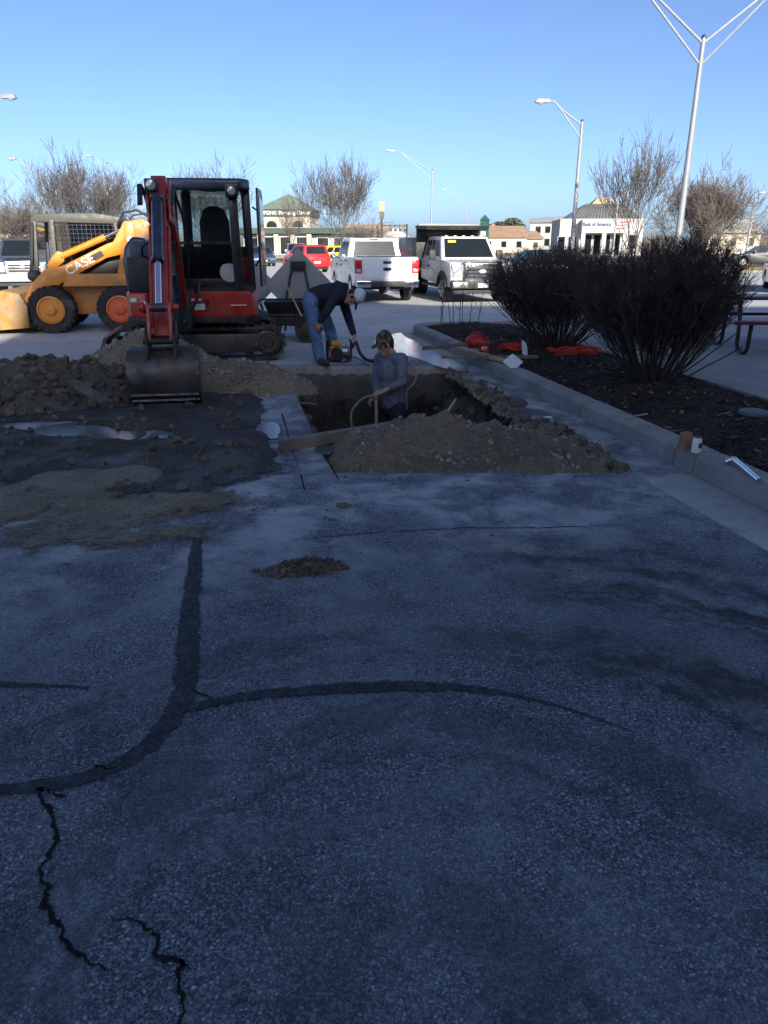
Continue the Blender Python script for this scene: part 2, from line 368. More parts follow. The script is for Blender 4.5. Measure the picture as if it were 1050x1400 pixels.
def ribbon(name, pix, widths, m, jag=.25, z=.003, step=.006, seed=1, fine=26):
    P = [gp(*p).to_2d() for p in pix]; seg = [0]
    for a, b in zip(P, P[1:]): seg.append(seg[-1] + (b-a).length)
    n = max(8, int(seg[-1]/step)); s = np.linspace(0, seg[-1], n)
    x = np.interp(s, seg, [p.x for p in P]); y = np.interp(s, seg, [p.y for p in P])
    k = max(1, int(.10/step))                               # round the corners
    ker = np.ones(2*k+1)/(2*k+1)
    if jag < .8:
        xp = np.pad(x, k, mode='reflect', reflect_type='odd'); yp = np.pad(y, k, mode='reflect', reflect_type='odd')
        x = np.convolve(xp, ker, 'valid'); y = np.convolve(yp, ker, 'valid')
    wv = np.interp(s, np.linspace(0, seg[-1], len(widths)), widths)
    if jag >= .8:
        x = x + .010*fbm(s, s*0, 18, 3, seed+5) + .009*fbm(s, s*0, 70, 3, seed+6); y = y + .010*fbm(s, s*0, 18, 3, seed+9) + .009*fbm(s, s*0, 70, 3, seed+8); wv = wv*.8
    tx = np.gradient(x); ty = np.gradient(y); l = np.hypot(tx, ty)+1e-9; nx, ny = -ty/l, tx/l
    a = wv*(.5 + jag*fbm(s, s*0+3, fine, 5, seed, .7)); b = wv*(.5 + jag*fbm(s, s*0+7, fine, 5, seed+50, .7))
    a = a*1.25; b = b*1.25
    V = np.concatenate([np.stack([x+nx*a, y+ny*a, np.full(n, z)], 1), np.stack([x, y, np.full(n, z)], 1), np.stack([x-nx*b, y-ny*b, np.full(n, z)], 1)])
    i = np.arange(n-1); F = np.concatenate([np.stack([i, i+n, i+1+n, i+1], 1), np.stack([i+n, i+2*n, i+1+2*n, i+1+n], 1)])
    o = npmesh(name, V, F, m, ground, False)
    at_ = o.data.attributes.new('core', 'FLOAT', 'POINT'); at_.data.foreach_set('value', np.concatenate([np.zeros(n), np.ones(n), np.zeros(n)]).astype(np.float32))
    return o
ribbon('tar_seal', [(270,735),(264,800),(258,860),(256,920),(247,966),(220,1005),(185,1035),(140,1058),(80,1074),(0,1080),(-60,1083),(-520,1070)], [.05,.075,.08,.085,.095,.08,.06,.05,.045,.05,.05], M['tar'], .22)
ribbon('tar_seal', [(246,972),(300,960),(350,950),(420,945),(500,940),(580,938),(640,942),(700,950),(760,965),(830,988),(868,1002)], [.05,.055,.06,.065,.07,.065,.055,.03,.016,.01,.004], M['tar'], .25, z=.0045, seed=3)
ribbon('tar_seal', [(-320,905),(-40,934),(60,938),(122,941)], [.03,.035,.04,.015], M['tar'], .4, seed=8)
ribbon('crack', [(52,1078),(62,1098),(72,1125),(80,1150),(56,1188),(65,1215),(63,1240),(80,1268),(86,1290),(112,1310),(152,1334)], [.022,.02,.014,.016,.02,.014,.02,.02,.016,.012,.003], M['crack'], .9, seed=11)
ribbon('crack', [(176,1254),(204,1270),(213,1285),(208,1302),(222,1312),(245,1314),(244,1340),(248,1372),(248,1405)], [.004,.014,.018,.016,.02,.02,.014,.015,.013], M['crack'], .9, seed=13)
ribbon('crack', [(150,1258),(178,1256)], [.003,.006], M['crack'], .9, seed=14)
ribbon('crack', [(245,1312),(262,1330)], [.014,.003], M['crack'], .9, seed=15)
ribbon('crack', [(86,1090),(66,1080)], [.02,.01], M['crack'], .9, seed=16)
ribbon('crack', [(128,1046),(150,1052),(160,1050)], [.01,.012,.006], M['crack'], .9, seed=17)
ribbon('crack', [(262,944),(282,950),(292,962)], [.008,.012,.003], M['crack'], .9, seed=18)
ribbon('crack', [(400,738),(520,728),(640,722),(740,722),(860,718)], [.006,.012,.009,.014,.004], M['crack'], .9, seed=19)
ribbon('saw_cut', [(386,566),(398,605),(417,670)], [.022,.02,.010], M['crack'], .15, seed=20)
ribbon('saw_cut', [(425,588),(440,612),(463,657)], [.012,.012,.010], M['crack'], .15, seed=21)
# ---------------------------------------------------------------- concrete kerb, gutter, planting bed, patio
def concrete(name, a, b, dirt, dy=None):
    t = NT(name); c = t.mix(t.rng(t.noise(1.7, 8, .65, .4), .33, .68), a, b)
    c = t.mix(t.rng(t.noise(90, 3), .5, .75, 0, .35), c, mul(a, .55))
    c = t.mix(t.rng(t.noise(3.2, 8, .7, .8), .55, .72, 0, .65), c, dirt)
    t.P(Base_Color=c, Roughness=.88, Normal=t.bump(t.noise(70, 6, .7), .45, .006)); return t.m
M['kerb'] = concrete('kerb_concrete', (.21,.205,.19), (.33,.32,.30), (.11,.10,.085))
M['pan'] = concrete('gutter_concrete', (.30,.30,.29), (.42,.41,.39), (.17,.16,.14))
M['patio'] = concrete('patio_concrete', (.24,.245,.25), (.32,.32,.315), (.19,.185,.175))
M['slab'] = concrete('slab_edge_concrete', (.30,.29,.27), (.40,.39,.36), (.16,.13,.095))
kerb = tag(bpy.data.objects.new('kerb', None), kind='structure'); C.objects.link(kerb)
random.seed(4)
kx0, kx1, kh = 3.22, 3.42, .16
joints = [.6, 2.0, 3.55, 4.68, 4.94, 6.6, 8.2, 9.8, 11.3, 12.9, 13.75]
for i, (y0, y1) in enumerate(zip(joints, joints[1:])):
    m_ = MB(); dx = random.uniform(-.006,.006); dz = random.uniform(-.006,.006)
    prof = [(kx0+dx-.012,-.1),(kx0+dx+.006,kh-.03+dz),(kx0+dx+.035,kh+dz),(kx1+dx-.02,kh+dz+.002),(kx1+dx,kh-.015+dz),(kx1+dx,-.1)]
    n_ = max(3, int((y1-y0)/.045)); k_ = len(prof); chip = 0
    for q_ in range(n_+1):
        yy = y0+.006+(y1-y0-.012)*q_/n_; chip = chip*.6 + (random.uniform(.012,.03) if random.random() < .05 else 0)
        if q_ in (0, n_): chip = max(chip, random.uniform(.0,.018))
        for j_, (a_, b_) in enumerate(prof):
            jx = random.uniform(-.0022,.0022); jz = random.uniform(-.0018,.0018)
            if j_ == 1: a_, b_ = a_+chip*.4, b_-chip*.5
            if j_ == 2: a_, b_ = a_+chip*.6, b_-chip*.15
            m_.v.append((a_+jx, yy, b_+jz))
    for q_ in range(n_):
        for j_ in range(k_): m_.f.append((q_*k_+j_, q_*k_+(j_+1)%k_, (q_+1)*k_+(j_+1)%k_, (q_+1)*k_+j_))
    m_.f += [tuple(range(k_)), tuple(n_*k_+j_ for j_ in range(k_))[::-1]]
    m_.build('kerb_stone', M['kerb'], kerb, ang=30)
# corner and far return
rc = .55
arc = [(kx0+rc-rc*math.cos(a), 13.75+rc*math.sin(a)) for a in [R(v) for v in range(0,91,15)]]
prof = [(0,-.1),(.018,kh-.03),(.045,kh),(.18,kh),(.2,kh-.015),(.2,-.1)]
def sweep(path, name):
    m_ = MB(); n = len(path); rings = []
    for i in range(n):
        a = Vector(path[max(i-1,0)]); b = Vector(path[min(i+1,n-1)]); d = (b-a).normalized(); nr = Vector((d.y,-d.x))
        rings.append([(path[i][0]+nr.x*o, path[i][1]+nr.y*o, z) for o, z in prof])
    k = len(prof); vs = [p for r in rings for p in r]; fs = []
    for i in range(n-1):
        for j in range(k-1): fs.append((i*k+j, i*k+j+1, (i+1)*k+j+1, (i+1)*k+j))
    fs += [tuple(range(k)), tuple((n-1)*k+j for j in range(k))[::-1]]
    m_.add(vs, fs); m_.build(name, M['kerb'], kerb)
sweep(arc, 'kerb_stone')
for a, b in ((kx0+rc+.006, 5.6), (5.608, 7.4), (7.408, 9.2)): sweep([(a,14.3),(b,14.3)], 'kerb_stone')
m_ = MB(); pn = [(2.80,.4),(3.205,.4),(3.205,4.66),(3.06,4.70),(2.92,4.62),(2.83,4.66),(2.79,4.5)]
m_.prism(pn, (0,0,-.05), (1,0,0), (0,1,0), (0,0,.058)); tag(m_.build('gutter', M['pan'], bevel=.004), kind='structure')
m_ = MB(); m_.prism([(2.84,10.1),(3.20,10.1),(3.20,13.9),(2.80,13.9)], (0,0,-.05), (1,0,0), (0,1,0), (0,0,.056)); tag(m_.build('gutter', M['pan'], bevel=.004), kind='structure')
m_ = MB(); m_.b2(5.2, 16, -1.9, 14.2, -.05, .13); tag(m_.build('patio', M['patio'], bevel=.01), kind='structure')
m_ = MB(); m_.prism([(.385,5.2),(.615,5.2),(.60,8.75),(.40,8.9)], (0,0,-.06), (1,0,0), (0,1,0), (0,0,.066)); tag(m_.build('slab_strip', M['asphalt'], bevel=.006), kind='structure')
# mulch
t = NT('mulch'); mv = t.n('TexVoronoi', Vector=t.co, Scale=60); mc = t.n('SeparateColor', Color=mv.outputs['Color'])
c = t.mix(t.rng(mc.outputs[0], 0, 1), (.010,.008,.007), (.045,.032,.024)); c = t.mix(t.rng(t.noise(2.5,6), .55,.75,0,.5), c, (.06,.045,.03))
t.P(Base_Color=c, Roughness=.95, Normal=t.bump(t.math('ADD', mv.outputs['Distance'], t.noise(40,4)), 1.0, .02)); M['mulch'] = t.m
nx_, ny_ = 60, 420
gx, gy = np.meshgrid(np.linspace(3.36, 5.26, nx_), np.linspace(.4, 14.18, ny_))
gz = .10 + .035*fbm(gx, gy, 1.6, 5, 3) + .05*np.exp(-((gx-4.4)/.5)**2) + .012*fbm(gx, gy, 14, 3, 9)
ii = np.arange(nx_*ny_).reshape(ny_, nx_); F = np.stack([ii[:-1,:-1].ravel(), ii[:-1,1:].ravel(), ii[1:,1:].ravel(), ii[1:,:-1].ravel()], 1)
tag(npmesh('mulch_bed', np.stack([gx.ravel(), gy.ravel(), gz.ravel()], 1), F, M['mulch']), kind='structure')
def mulch_z(x, y):
    x = np.asarray(x, float); y = np.asarray(y, float)
    return .10 + .035*fbm(x, y, 1.6, 5, 3) + .05*np.exp(-((x-4.4)/.5)**2)
rg = np.random.default_rng(5)
CUBE_V = np.array([(x,y,z) for x in (-1,1) for y in (-1,1) for z in (-1,1)], float)
CUBE_F = np.array([(0,1,3,2),(4,6,7,5),(0,4,5,1),(2,3,7,6),(0,2,6,4),(1,5,7,3)])
def rotm(n, rg, tilt=.5):
    a = rg.uniform(0, 2*np.pi, n); b = rg.normal(0, tilt, n); c = rg.normal(0, tilt, n)
    ca, sa, cb, sb, cc, sc_ = np.cos(a), np.sin(a), np.cos(b), np.sin(b), np.cos(c), np.sin(c)
    z = np.zeros(n); o = np.ones(n)
    A = np.stack([ca,-sa,z, sa,ca,z, z,z,o], 1).reshape(n,3,3); B = np.stack([o,z,z, z,cb,-sb, z,sb,cb],1).reshape(n,3,3); D = np.stack([cc,z,sc_, z,o,z, -sc_,z,cc],1).reshape(n,3,3)
    return A @ B @ D
def scatter(name, pos, size, base_v, base_f, m, tilt=.5, jitter=0, seed=1, parent=None, smooth=False):
    rg = np.random.default_rng(seed); n = len(pos); k = len(base_v)
    bv = np.repeat(base_v[None], n, 0) * size[:, None, :]
    if jitter: bv = bv * (1 + rg.normal(0, jitter, bv.shape))
    V = np.einsum('nij,nkj->nki', rotm(n, rg, tilt), bv) + pos[:, None, :]
    F = (base_f[None] + (np.arange(n)*k)[:, None, None]).reshape(-1, base_f.shape[1])
    return npmesh(name, V.reshape(-1,3), F, m, parent, smooth)
n = 9000; x = rg.uniform(3.44, 5.18, n); y = 3.2 + 11*rg.uniform(0,1,n)**1.6
M['chip'] = mat('chip', (.040,.029,.021), .95, 0, .6, 3)
sz = np.stack([rg.uniform(.01,.035,n), rg.uniform(.003,.008,n), rg.uniform(.002,.004,n)], 1)
tag(scatter('mulch_chips', np.stack([x,y,mulch_z(x,y)+.008],1), sz, CUBE_V, CUBE_F, M['chip'], .35, 0, 6), 'dark wood mulch chips covering the planting bed', 'mulch', kind='stuff')
n = 500; x = rg.uniform(3.44, 5.18, n); y = 3.2 + 9*rg.uniform(0,1,n)
M['leaf_dry'] = mat('leaf_dry', (.17,.12,.07), .9, 0, .5, 3)
sz = np.stack([rg.uniform(.012,.04,n), rg.uniform(.006,.016,n), rg.uniform(.001,.002,n)], 1)
tag(scatter('leaf_litter', np.stack([x,y,mulch_z(x,y)+.014],1), sz, CUBE_V, CUBE_F, M['leaf_dry'], .4, 0, 7), 'dry leaf litter lying on the dark mulch', 'leaves', kind='stuff')
# ---------------------------------------------------------------- far ground: dry grass, road
t = NT('dry_grass'); c = t.mix(t.rng(t.noise(.4, 8, .7), .35, .65), (.20,.15,.075), (.34,.27,.15)); t.P(Base_Color=c, Roughness=.95, Normal=t.bump(t.noise(9,6,.8), .8, .05)); M['grass'] = t.m
def sheet(name, pts, z, m, kind='structure', th=.1):
    m_ = MB(); m_.prism(pts, (0,0,z-th), (1,0,0), (0,1,0), (0,0,th)); return tag(m_.build(name, m, smooth=False), kind=kind)
def lp(X, Y): p = lot(X, Y); return (p.x, p.y)
sheet('grass_verge', [lp(16,46),lp(90,46),lp(90,62),lp(14,60)], .06, M['grass'])
sheet('grass_verge', [lp(-90,64),lp(60,66),lp(70,72),lp(-90,70)], .05, M['grass'])
M['road'] = mat('road', (.16,.155,.15), .9, 0, .15, .6, .2, 30)
sheet('road', [lp(-200,73),lp(200,76),lp(200,88),lp(-200,85)], .02, M['road'])
sheet('grass_field', [lp(-260,92),lp(260,95),lp(420,640),lp(-420,640)], .03, M['grass'])
M['lot_far'] = concrete('lot_far', (.22,.21,.19), (.30,.285,.26), (.17,.16,.145))
sheet('parking_lot', [lp(-40,97),lp(60,97),lp(60,108),lp(-40,108)], .06, M['lot_far'])
# ================================================================== BUILDING BEHIND (casts the shade over the works)
t = NT('restaurant_brick'); br = t.n('TexBrick', Vector=t.n('Mapping', Vector=t.co, Rotation=(R(90),0,0)), Color1=(.24,.13,.09), Color2=(.32,.18,.12), Mortar=(.35,.33,.3), Scale=4.0, Mortar_Size=.015); t.P(Base_Color=br.outputs[0], Roughness=.9); M['brick'] = t.m
WY = -13.0                                          # wall line; heights follow from where the roof's shadow falls
rb = thing('restaurant_building', 'brick commercial building with stepped parapet behind the work site', 'building', (0,WY,0))
def roof_pt(x, y):
    L_ = (y-WY)/.9945; return (x+L_*.1045, L_*math.tan(R(SUN_EL)))
e = [roof_pt(x,y) for x,y in ((-11,12.4),(-4.02,12.4),(-4.0,18.5),(-2.6,18.5),(-1.7,20.6),(0,22.6),(1.0,22.9),(2.2,22.4),(2.2,26.2),(4.08,26.2),(4.08,21.2),(5.4,20.2),(12.8,18.2))]  # unseen lower left wing added to block bright sky mirrored in the cab glass
par = [(e[0][0],0),(44,0),(44,e[-1][1]-.4)] + e[::-1]
m_ = MB(); m_.prism(par, (0,0,0), (1,0,0), (0,0,1), (0,-12,0)); m_.build('wall', M['brick'], rb, smooth=False)
M['trim'] = mat('trim', (.45,.42,.36), .7)
m_ = MB(); m_.b2(-7.5,43,0,.06,0,.5); m_.build('plinth', M['trim'], rb)
for k in range(5):
    x0 = 1 + k*4.2; m_ = MB(); m_.b2(x0, x0+2.4, -.02, .05, .9, 2.6); f_ = m_.build('window', M['trim'], rb)
    m_ = MB(); m_.b2(x0+.08, x0+2.32, 0, .06, .98, 2.52); m_.build('pane', M['glass_dark'], f_)
# ================================================================== FAR BUILDINGS
def face_frame(px, D):
    "frame on the ground at bearing px, distance D, facing the camera lot"
    p = at(px, 349, D); p.z = 0; return p
M['green_roof'] = mat('green_roof', (.16,.22,.17), .6, .2, .1, .8)
M['green_band'] = mat('green_band', (.035,.055,.045), .6, 0, .1, 1)
M['cream'] = mat('cream', (.46,.40,.31), .85, 0, .08, 1.5)
M['stone_grey'] = mat('stone_grey', (.34,.335,.315), .85, 0, .12, 1.5)
M['white_wall'] = mat('white_wall', (.40,.395,.38), .8, 0, .06, 1)
M['metal_roof'] = mat('metal_roof', (.24,.25,.255), .45, .5, .1, .6)
M['tan_roof'] = mat('tan_roof', (.36,.29,.18), .8, 0, .1, 1)
M['brown_roof'] = mat('brown_roof', (.26,.17,.115), .9, 0, .15, 1)
M['text_navy'] = mat('text_navy', (.02,.03,.12), .5); M['logo_red'] = mat('logo_red', (.6,.02,.03), .5); M['sign_green'] = mat('sign_green', (.02,.09,.065), .5)
def window(m_pane, m_frame, parent, x0, x1, z0, z1, y=0, name='window'):
    a = MB(); a.b2(x0,x1,y-.06,y+.05,z0,z1); f = a.build(name, m_frame, parent)
    b = MB(); b.b2(x0+.08,x1-.08,y-.075,y+.02,z0+.08,z1-.08); b.build('pane', m_pane, f); return f
# shopping centre (faces -y in its own frame)
p = face_frame(391, 105)
sc = thing('shopping_centre', 'cream shopping centre with green pyramid roof and white sign lettering', 'building', p, -YAW-4)
m_ = MB(); m_.b2(-3.4,3.4,0,7,0,5.0); m_.build('wall', M['cream'], sc, smooth=False)
m_ = MB(); m_.b2(-3.6,3.6,-.2,7.2,4.9,5.75); m_.build('fascia', M['green_band'], sc, smooth=False)
m_ = MB(); m_.hexa([(-3.75,-.35,5.75),(3.75,-.35,5.75),(3.75,7.35,5.75),(-3.75,7.35,5.75)], [(-.12,3.4,7.75),(.12,3.4,7.75),(.12,3.6,7.75),(-.12,3.6,7.75)]); m_.build('roof', M['green_roof'], sc, smooth=False)
lettering('NIFONG Shopping Center', M['decal_white'], sc, (.1,-.24,5.3), (1,0,0), (0,0,1), .62, .06)
for s in (-1,1):
    a = MB(); a.prism([(-.7,3.55)]+[(-.7+.7*(1-math.cos(v)), 3.75+.6*math.sin(v)) for v in [R(d) for d in range(0,181,20)]]+[(.7,3.55)], (s*1.75,-.03,0), (1,0,0), (0,0,1), (0,.1,0)); a.build('arch_window', M['glass_dark'], sc, smooth=False)
for x0, x1 in ((-5.8,-3.4),(3.4,11)): m_ = MB(); m_.b2(x0,x1,.4,7,0,2.6); m_.build('wing_wall', M['stone_grey'], sc, smooth=False)
m_ = MB(); m_.b2(-6.2,11.2,-.9,.38,2.75,3.45); m_.build('canopy', M['green_band'], sc, smooth=False)
m_ = MB(); m_.b2(-6.2,11.2,.39,7.3,2.61,3.2); m_.build('wing_roof', M['green_band'], sc, smooth=False)
for x in (-3.3,-1.1,1.1,3.3): a = MB(); a.b2(x-.3,x+.3,-.75,-.1,0,2.65); a.build('column', M['cream'], sc, smooth=False)
for x in (-2.2,0,2.2): window(M['glass_dark'], M['decal_white'], sc, x-.75, x+.75, .1, 2.4)
for x in (-4.6,5,7.2,9.4): window(M['glass_dark'], M['decal_white'], sc, x-.8, x+.8, .3, 2.3, .4)
# bank
p = face_frame(803, 100)
bk = thing('bank', 'pale bank building with grey ribbed metal roof and red flag logo', 'building', p, -YAW-6)
m_ = MB(); m_.b2(-3.7,6.6,0,10,0,4.45); m_.build('wall', M['white_wall'], bk, smooth=False)
m_ = MB(); m_.b2(-1.2,4.4,-1.8,-.02,2.75,4.3); m_.build('portico', M['white_wall'], bk, smooth=False)
for x in (-.95,1.6,4.15): a = MB(); a.b2(x-.25,x+.25,-1.7,-1.2,0,2.75); a.build('column', M['white_wall'], bk, smooth=False)
rf = MB(); rf.hexa([(-2.9,.4,4.45),(6.4,.4,4.45),(6.4,9.6,4.45),(-2.9,9.6,4.45)], [(-.2,3.4,6.3),(4.4,3.4,6.3),(4.4,7,6.3),(-.2,7,6.3)]); rfo = rf.build('roof', M['metal_roof'], bk, smooth=False)
for k in range(22):
    u = (k+.5)/22; a = MB(); a.bar((-2.9+9.3*u,.4,4.47),(-.2+4.6*u,3.4,6.33),.07,.06); a.build('seam', M['cab_grey'], rfo, smooth=False)
m_ = MB(); m_.hexa([(.5,3.6,6.27),(3.7,3.6,6.27),(3.7,6.8,6.27),(.5,6.8,6.27)], [(1.4,4.6,7.2),(2.8,4.6,7.2),(2.8,5.8,7.2),(1.4,5.8,7.2)]); m_.build('cupola', M['tan_roof'], bk, smooth=False)
lettering('Bank of America', M['text_navy'], bk, (.55,-1.84,3.75), (1,0,0), (0,0,1), .62, .05, sx=.82)
for k, c_ in enumerate((M['logo_red'],M['decal_white'],M['logo_red'],M['decal_white'],M['logo_red'])):
    a = MB(); y0 = 2.95 + k*.17; sh = k*.14
    a.prism([(2.9+sh,y0),(4.1+sh,y0+.12),(4.1+sh+.1,y0+.27),(2.9+sh+.1,y0+.15)], (-.15,-1.86-.004*k,.2), (1,0,0), (0,0,1), (0,.05,0)); a.build('logo_stripe', c_, bk, smooth=False)
for x0, x1 in ((-3.9,-2.9),(-2.6,-1.5)): window(M['glass_dark'], M['stone_grey'], bk, x0, x1, .3, 2.4)
for k in range(4): window(M['glass_dark'], M['stone_grey'], bk, -.6+k*1.15, .4+k*1.15, .2, 2.6, -.02)
for x0 in (4.9,): window(M['glass_dark'], M['stone_grey'], bk, x0, x0+1.2, .8, 2.6)
# flat office building
p = face_frame(744, 150)
ob = thing('office_building', 'plain pale flat-roofed office block with dark eave beside the bank', 'building', p, -YAW-20)
m_ = MB(); m_.b2(-3,4,0,9,0,5.2); m_.build('wall', M['white_wall'], ob, smooth=False)
m_ = MB(); m_.hexa([(-3.4,-.4,5.2),(4.4,-.4,5.2),(4.4,9.4,5.2),(-3.4,9.4,5.2)], [(-3,-.1,6.0),(4,-.1,6.3),(4,9,6.3),(-3,9,6.0)]); m_.build('roof', M['metal_roof'], ob, smooth=False)
for x in (-2,-.2,1.6): window(M['glass_dark'], M['stone_grey'], ob, x, x+1.1, 1, 2.4); window(M['glass_dark'], M['stone_grey'], ob, x, x+1.1, 3.3, 4.6)
def house(px, D, wd, dp, hw, hr, wallm, roofm, label, name='house', rz=0, gable='x'):
    p = face_frame(px, D); h = thing(name, label, 'house', p, -YAW+rz)
    a = MB(); a.b2(-wd/2,wd/2,0,dp,0,hw); a.build('wall', wallm, h, smooth=False)
    a = MB()
    if gable == 'x': a.prism([(-.4,hw),(dp+.4,hw),(dp/2,hw+hr)], (-wd/2-.3,0,0), (0,1,0), (0,0,1), (wd+.6,0,0))
    else: a.prism([(-wd/2-.3,hw),(wd/2+.3,hw),(0,hw+hr)], (0,-.3,0), (1,0,0), (0,0,1), (0,dp+.6,0))
    rf = a.build('roof', roofm, h, smooth=False)
    n = max(2, int(wd/2.4))
    for k in range(n):
        x = -wd/2 + (k+.5)*wd/n; window(M['glass_dark'], M['white_wall'], h, x-.5, x+.5, hw*.35, hw*.8)
    return h
house(540, 140, 4.6, 6, 2.6, 1.6, M['white_wall'], M['stone_grey'], 'small white gabled house past the traffic signals', gable='y')
house(688, 130, 7.5, 8, 2.4, 1.9, M['cream'], M['brown_roof'], 'low cream house with broad brown hip of roof next to the green sign tower')
house(722, 136, 5.0, 7, 2.2, 1.4, M['cream'], M['brown_roof'], 'lower brown-roofed house between the broad brown roof and the office block', rz=12)
house(672, 165, 5, 7, 3.0, 2.4, M['white_wall'], M['brown_roof'], 'tall gabled house rising behind the brown roofs', gable='y')
house(600, 175, 9, 7, 3.0, 2.0, M['cream'], M['brown_roof'], 'long cream house with brown roof hidden behind the dump truck')
house(1000, 120, 8, 7, 3.0, 2.0, M['cream'], M['stone_grey'], 'cream house with grey roof beyond the bare trees on the verge')
house(500, 160, 8, 7, 2.8, 2.4, M['cream'], M['brown_roof'], 'cream house with brown roof beside the tall yellow pole sign')
house(20, 130, 12, 8, 3.2, 2.6, M['cream'], M['brown_roof'], 'wide cream house behind the grey pickup and its trees')
# ================================================================== EXCAVATION AND SPOIL
def soil(name, a, b, c, wet=.3, sc=1.0, feather=None):
    t = NT(name); n1 = t.noise(2.2*sc, 9, .68, .6); n2 = t.noise(38, 6, .7)
    v = t.n('TexVoronoi', Vector=t.co, Scale=55); vc = t.n('SeparateColor', Color=v.outputs['Color'])
    col = t.mix(t.rng(n1, .36, .64), a, b); col = t.mix(t.rng(n2, .45, .7), col, c)
    col = t.mix(t.rng(vc.outputs[0], .955, .99, 0, .45), col, (.26,.235,.195))
    ro = t.rng(t.noise(1.6, 6), .35, .6, .95-wet, .97)
    h = t.math('ADD', t.math('MULTIPLY', t.noise(14, 8, .75), 1.4), t.math('MULTIPLY', v.outputs['Distance'], -.5))
    t.P(Base_Color=col, Roughness=ro, Normal=t.bump(h, .9, .03))
    if feather:
        z = t.n('SeparateXYZ', Vector=t.co).outputs[2]; z = t.math('ADD', z, t.math('MULTIPLY', t.math('SUBTRACT', t.noise(45, 8, .85), .5), feather*4.5)); z = t.math('ADD', z, t.math('MULTIPLY', t.math('SUBTRACT', t.noise(7, 8, .8), .5), feather*4.0))
        t.set(t.p.inputs['Alpha'], t.rng(z, -feather*.2, feather*.9))
    return t.m
M['clay'] = soil('dark_clay', (.075,.068,.056), (.125,.112,.09), (.16,.135,.10), .4)
M['deep_clay'] = soil('deep_clay', (.040,.036,.031), (.075,.066,.054), (.095,.08,.06), .5)
M['gravel_soil'] = soil('gravel_soil', (.22,.172,.11), (.34,.268,.175), (.16,.128,.088), .1)
M['pit_soil'] = soil('pit_soil', (.17,.132,.088), (.28,.215,.14), (.115,.092,.065), .2)
M['mud'] = soil('wet_mud', (.036,.032,.027), (.085,.073,.056), (.055,.048,.039), .55, feather=.016)
M['patch_soil'] = soil('patch_soil', (.16,.125,.08), (.28,.215,.135), (.095,.075,.052), .1, feather=.010)
M['tan_soil'] = soil('tan_soil', (.20,.165,.11), (.30,.25,.17), (.12,.10,.073), .15, feather=.022)
def grid_faces(nx, ny):
    ii = np.arange(nx*ny).reshape(ny, nx); return np.stack([ii[:-1,:-1].ravel(), ii[:-1,1:].ravel(), ii[1:,1:].ravel(), ii[1:,:-1].ravel()], 1)
def clods(x, y, sc, seed, amp):
    "lumpy ground: sharp-topped cells"
    n = 1-np.abs(fbm(x, y, sc, 3, seed)); m = vnoise(x*sc*.7, y*sc*.7, seed+4)
    return amp*(n**2*m)
# the pit, swept between its four corners
nu, nv = 150, 270
U, V_ = np.meshgrid(np.linspace(-.06,1.06,nu), np.linspace(-.16,1.012,nv))
def bil(i): return (PA[i]*(1-U)+PB[i]*U)*(1-V_) + (PD[i]*(1-U)+PC[i]*U)*V_
px_, py_ = bil(0), bil(1)
wb = .05*fbm(px_, py_, 1.7, 4, 31)
Ui = np.clip(U, 0, 1)
d = ss(.02, .34, U+wb)*ss(.0, .26, 1.0-U+wb*1.6)*ss(.27, .50, V_+wb)*ss(-.005, .035, 1.0-V_)
left_step = ss(.0,.05,U)*ss(.18,.34,V_)*ss(0,.03,1-V_)
pz = -1.18*d - .20*left_step*(1-d)
def blob0(cx, cy, rx, ry, h, p=.8): return h*np.clip(1-(((px_-cx)/rx)**2+((py_-cy)/ry)**2)**p, -1, 1)
front = np.maximum.reduce([blob0(1.42,5.95,.78,.60,.23), blob0(1.95,5.75,.8,.58,.17), blob0(2.45,5.40,.62,.50,.10), blob0(1.15,5.62,.5,.34,.12)])
front = np.maximum(front, -.06)
spill = .05*fbm(px_, py_, 2.2, 5, 44) + .035*fbm(px_, py_, 7, 4, 45)
nz = .05*fbm(px_, py_, 3.0, 5, 33) + clods(px_, py_, 5, 41, .09) + .045*clods(px_, py_, 11, 47, 1.0) + .012*fbm(px_,py_,30,3,35)
inside = ss(0,.05,V_)*ss(0,.02,U)
lip = np.where(V_ < .27, -.03*ss(.0,.05,V_), 0)
pz = pz + front + spill*ss(-.15,.1,V_) + (nz-.03)*ss(.02,.10,front+.06+.3*inside*ss(.2,.35,V_)) + lip
pz = np.where((V_ < .03) & (front <= -.055), np.minimum(pz, -.02), pz)
rim = ss(.0,.012,1.0-V_); pz = pz*rim + (1-rim)*-.10
pz = np.where(U < 0.0, np.minimum(pz, np.where(V_ > .2, -.03, pz-.02)), pz)
Fp = grid_faces(nu, nv); _z = pz.ravel()[Fp].max(1); _v = V_.ravel()[Fp].max(1); _u = U.ravel()[Fp]
Fp = Fp[~((_z < -.004) & ((_v < 0) | (_u.max(1) < 0)))]
jw = ss(.08,.35,-pz)*ss(.3,.4,V_)                      # crumbled, undercut faces
py_ = py_ - jw*np.clip(.10 + .16*fbm(px_, pz, 4.5, 5, 131) + .05*fbm(px_, pz, 16, 3, 132), -.02, .3)*ss(.80,.9,V_)
px_ = px_ + jw*(.12*fbm(py_, pz, 4.5, 5, 133) + .05*fbm(py_, pz, 15, 3, 134))*ss(.62,.8,np.abs(U-.5)*2)
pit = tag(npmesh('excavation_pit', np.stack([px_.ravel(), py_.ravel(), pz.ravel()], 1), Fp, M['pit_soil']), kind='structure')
pit.data.materials.append(M['clay']); pit.data.materials.append(M['deep_clay'])
_k = V_ + .06*fbm(px_, py_, 3, 4, 135); _k = _k.ravel()[Fp].mean(1); _zz = pz.ravel()[Fp].mean(1)
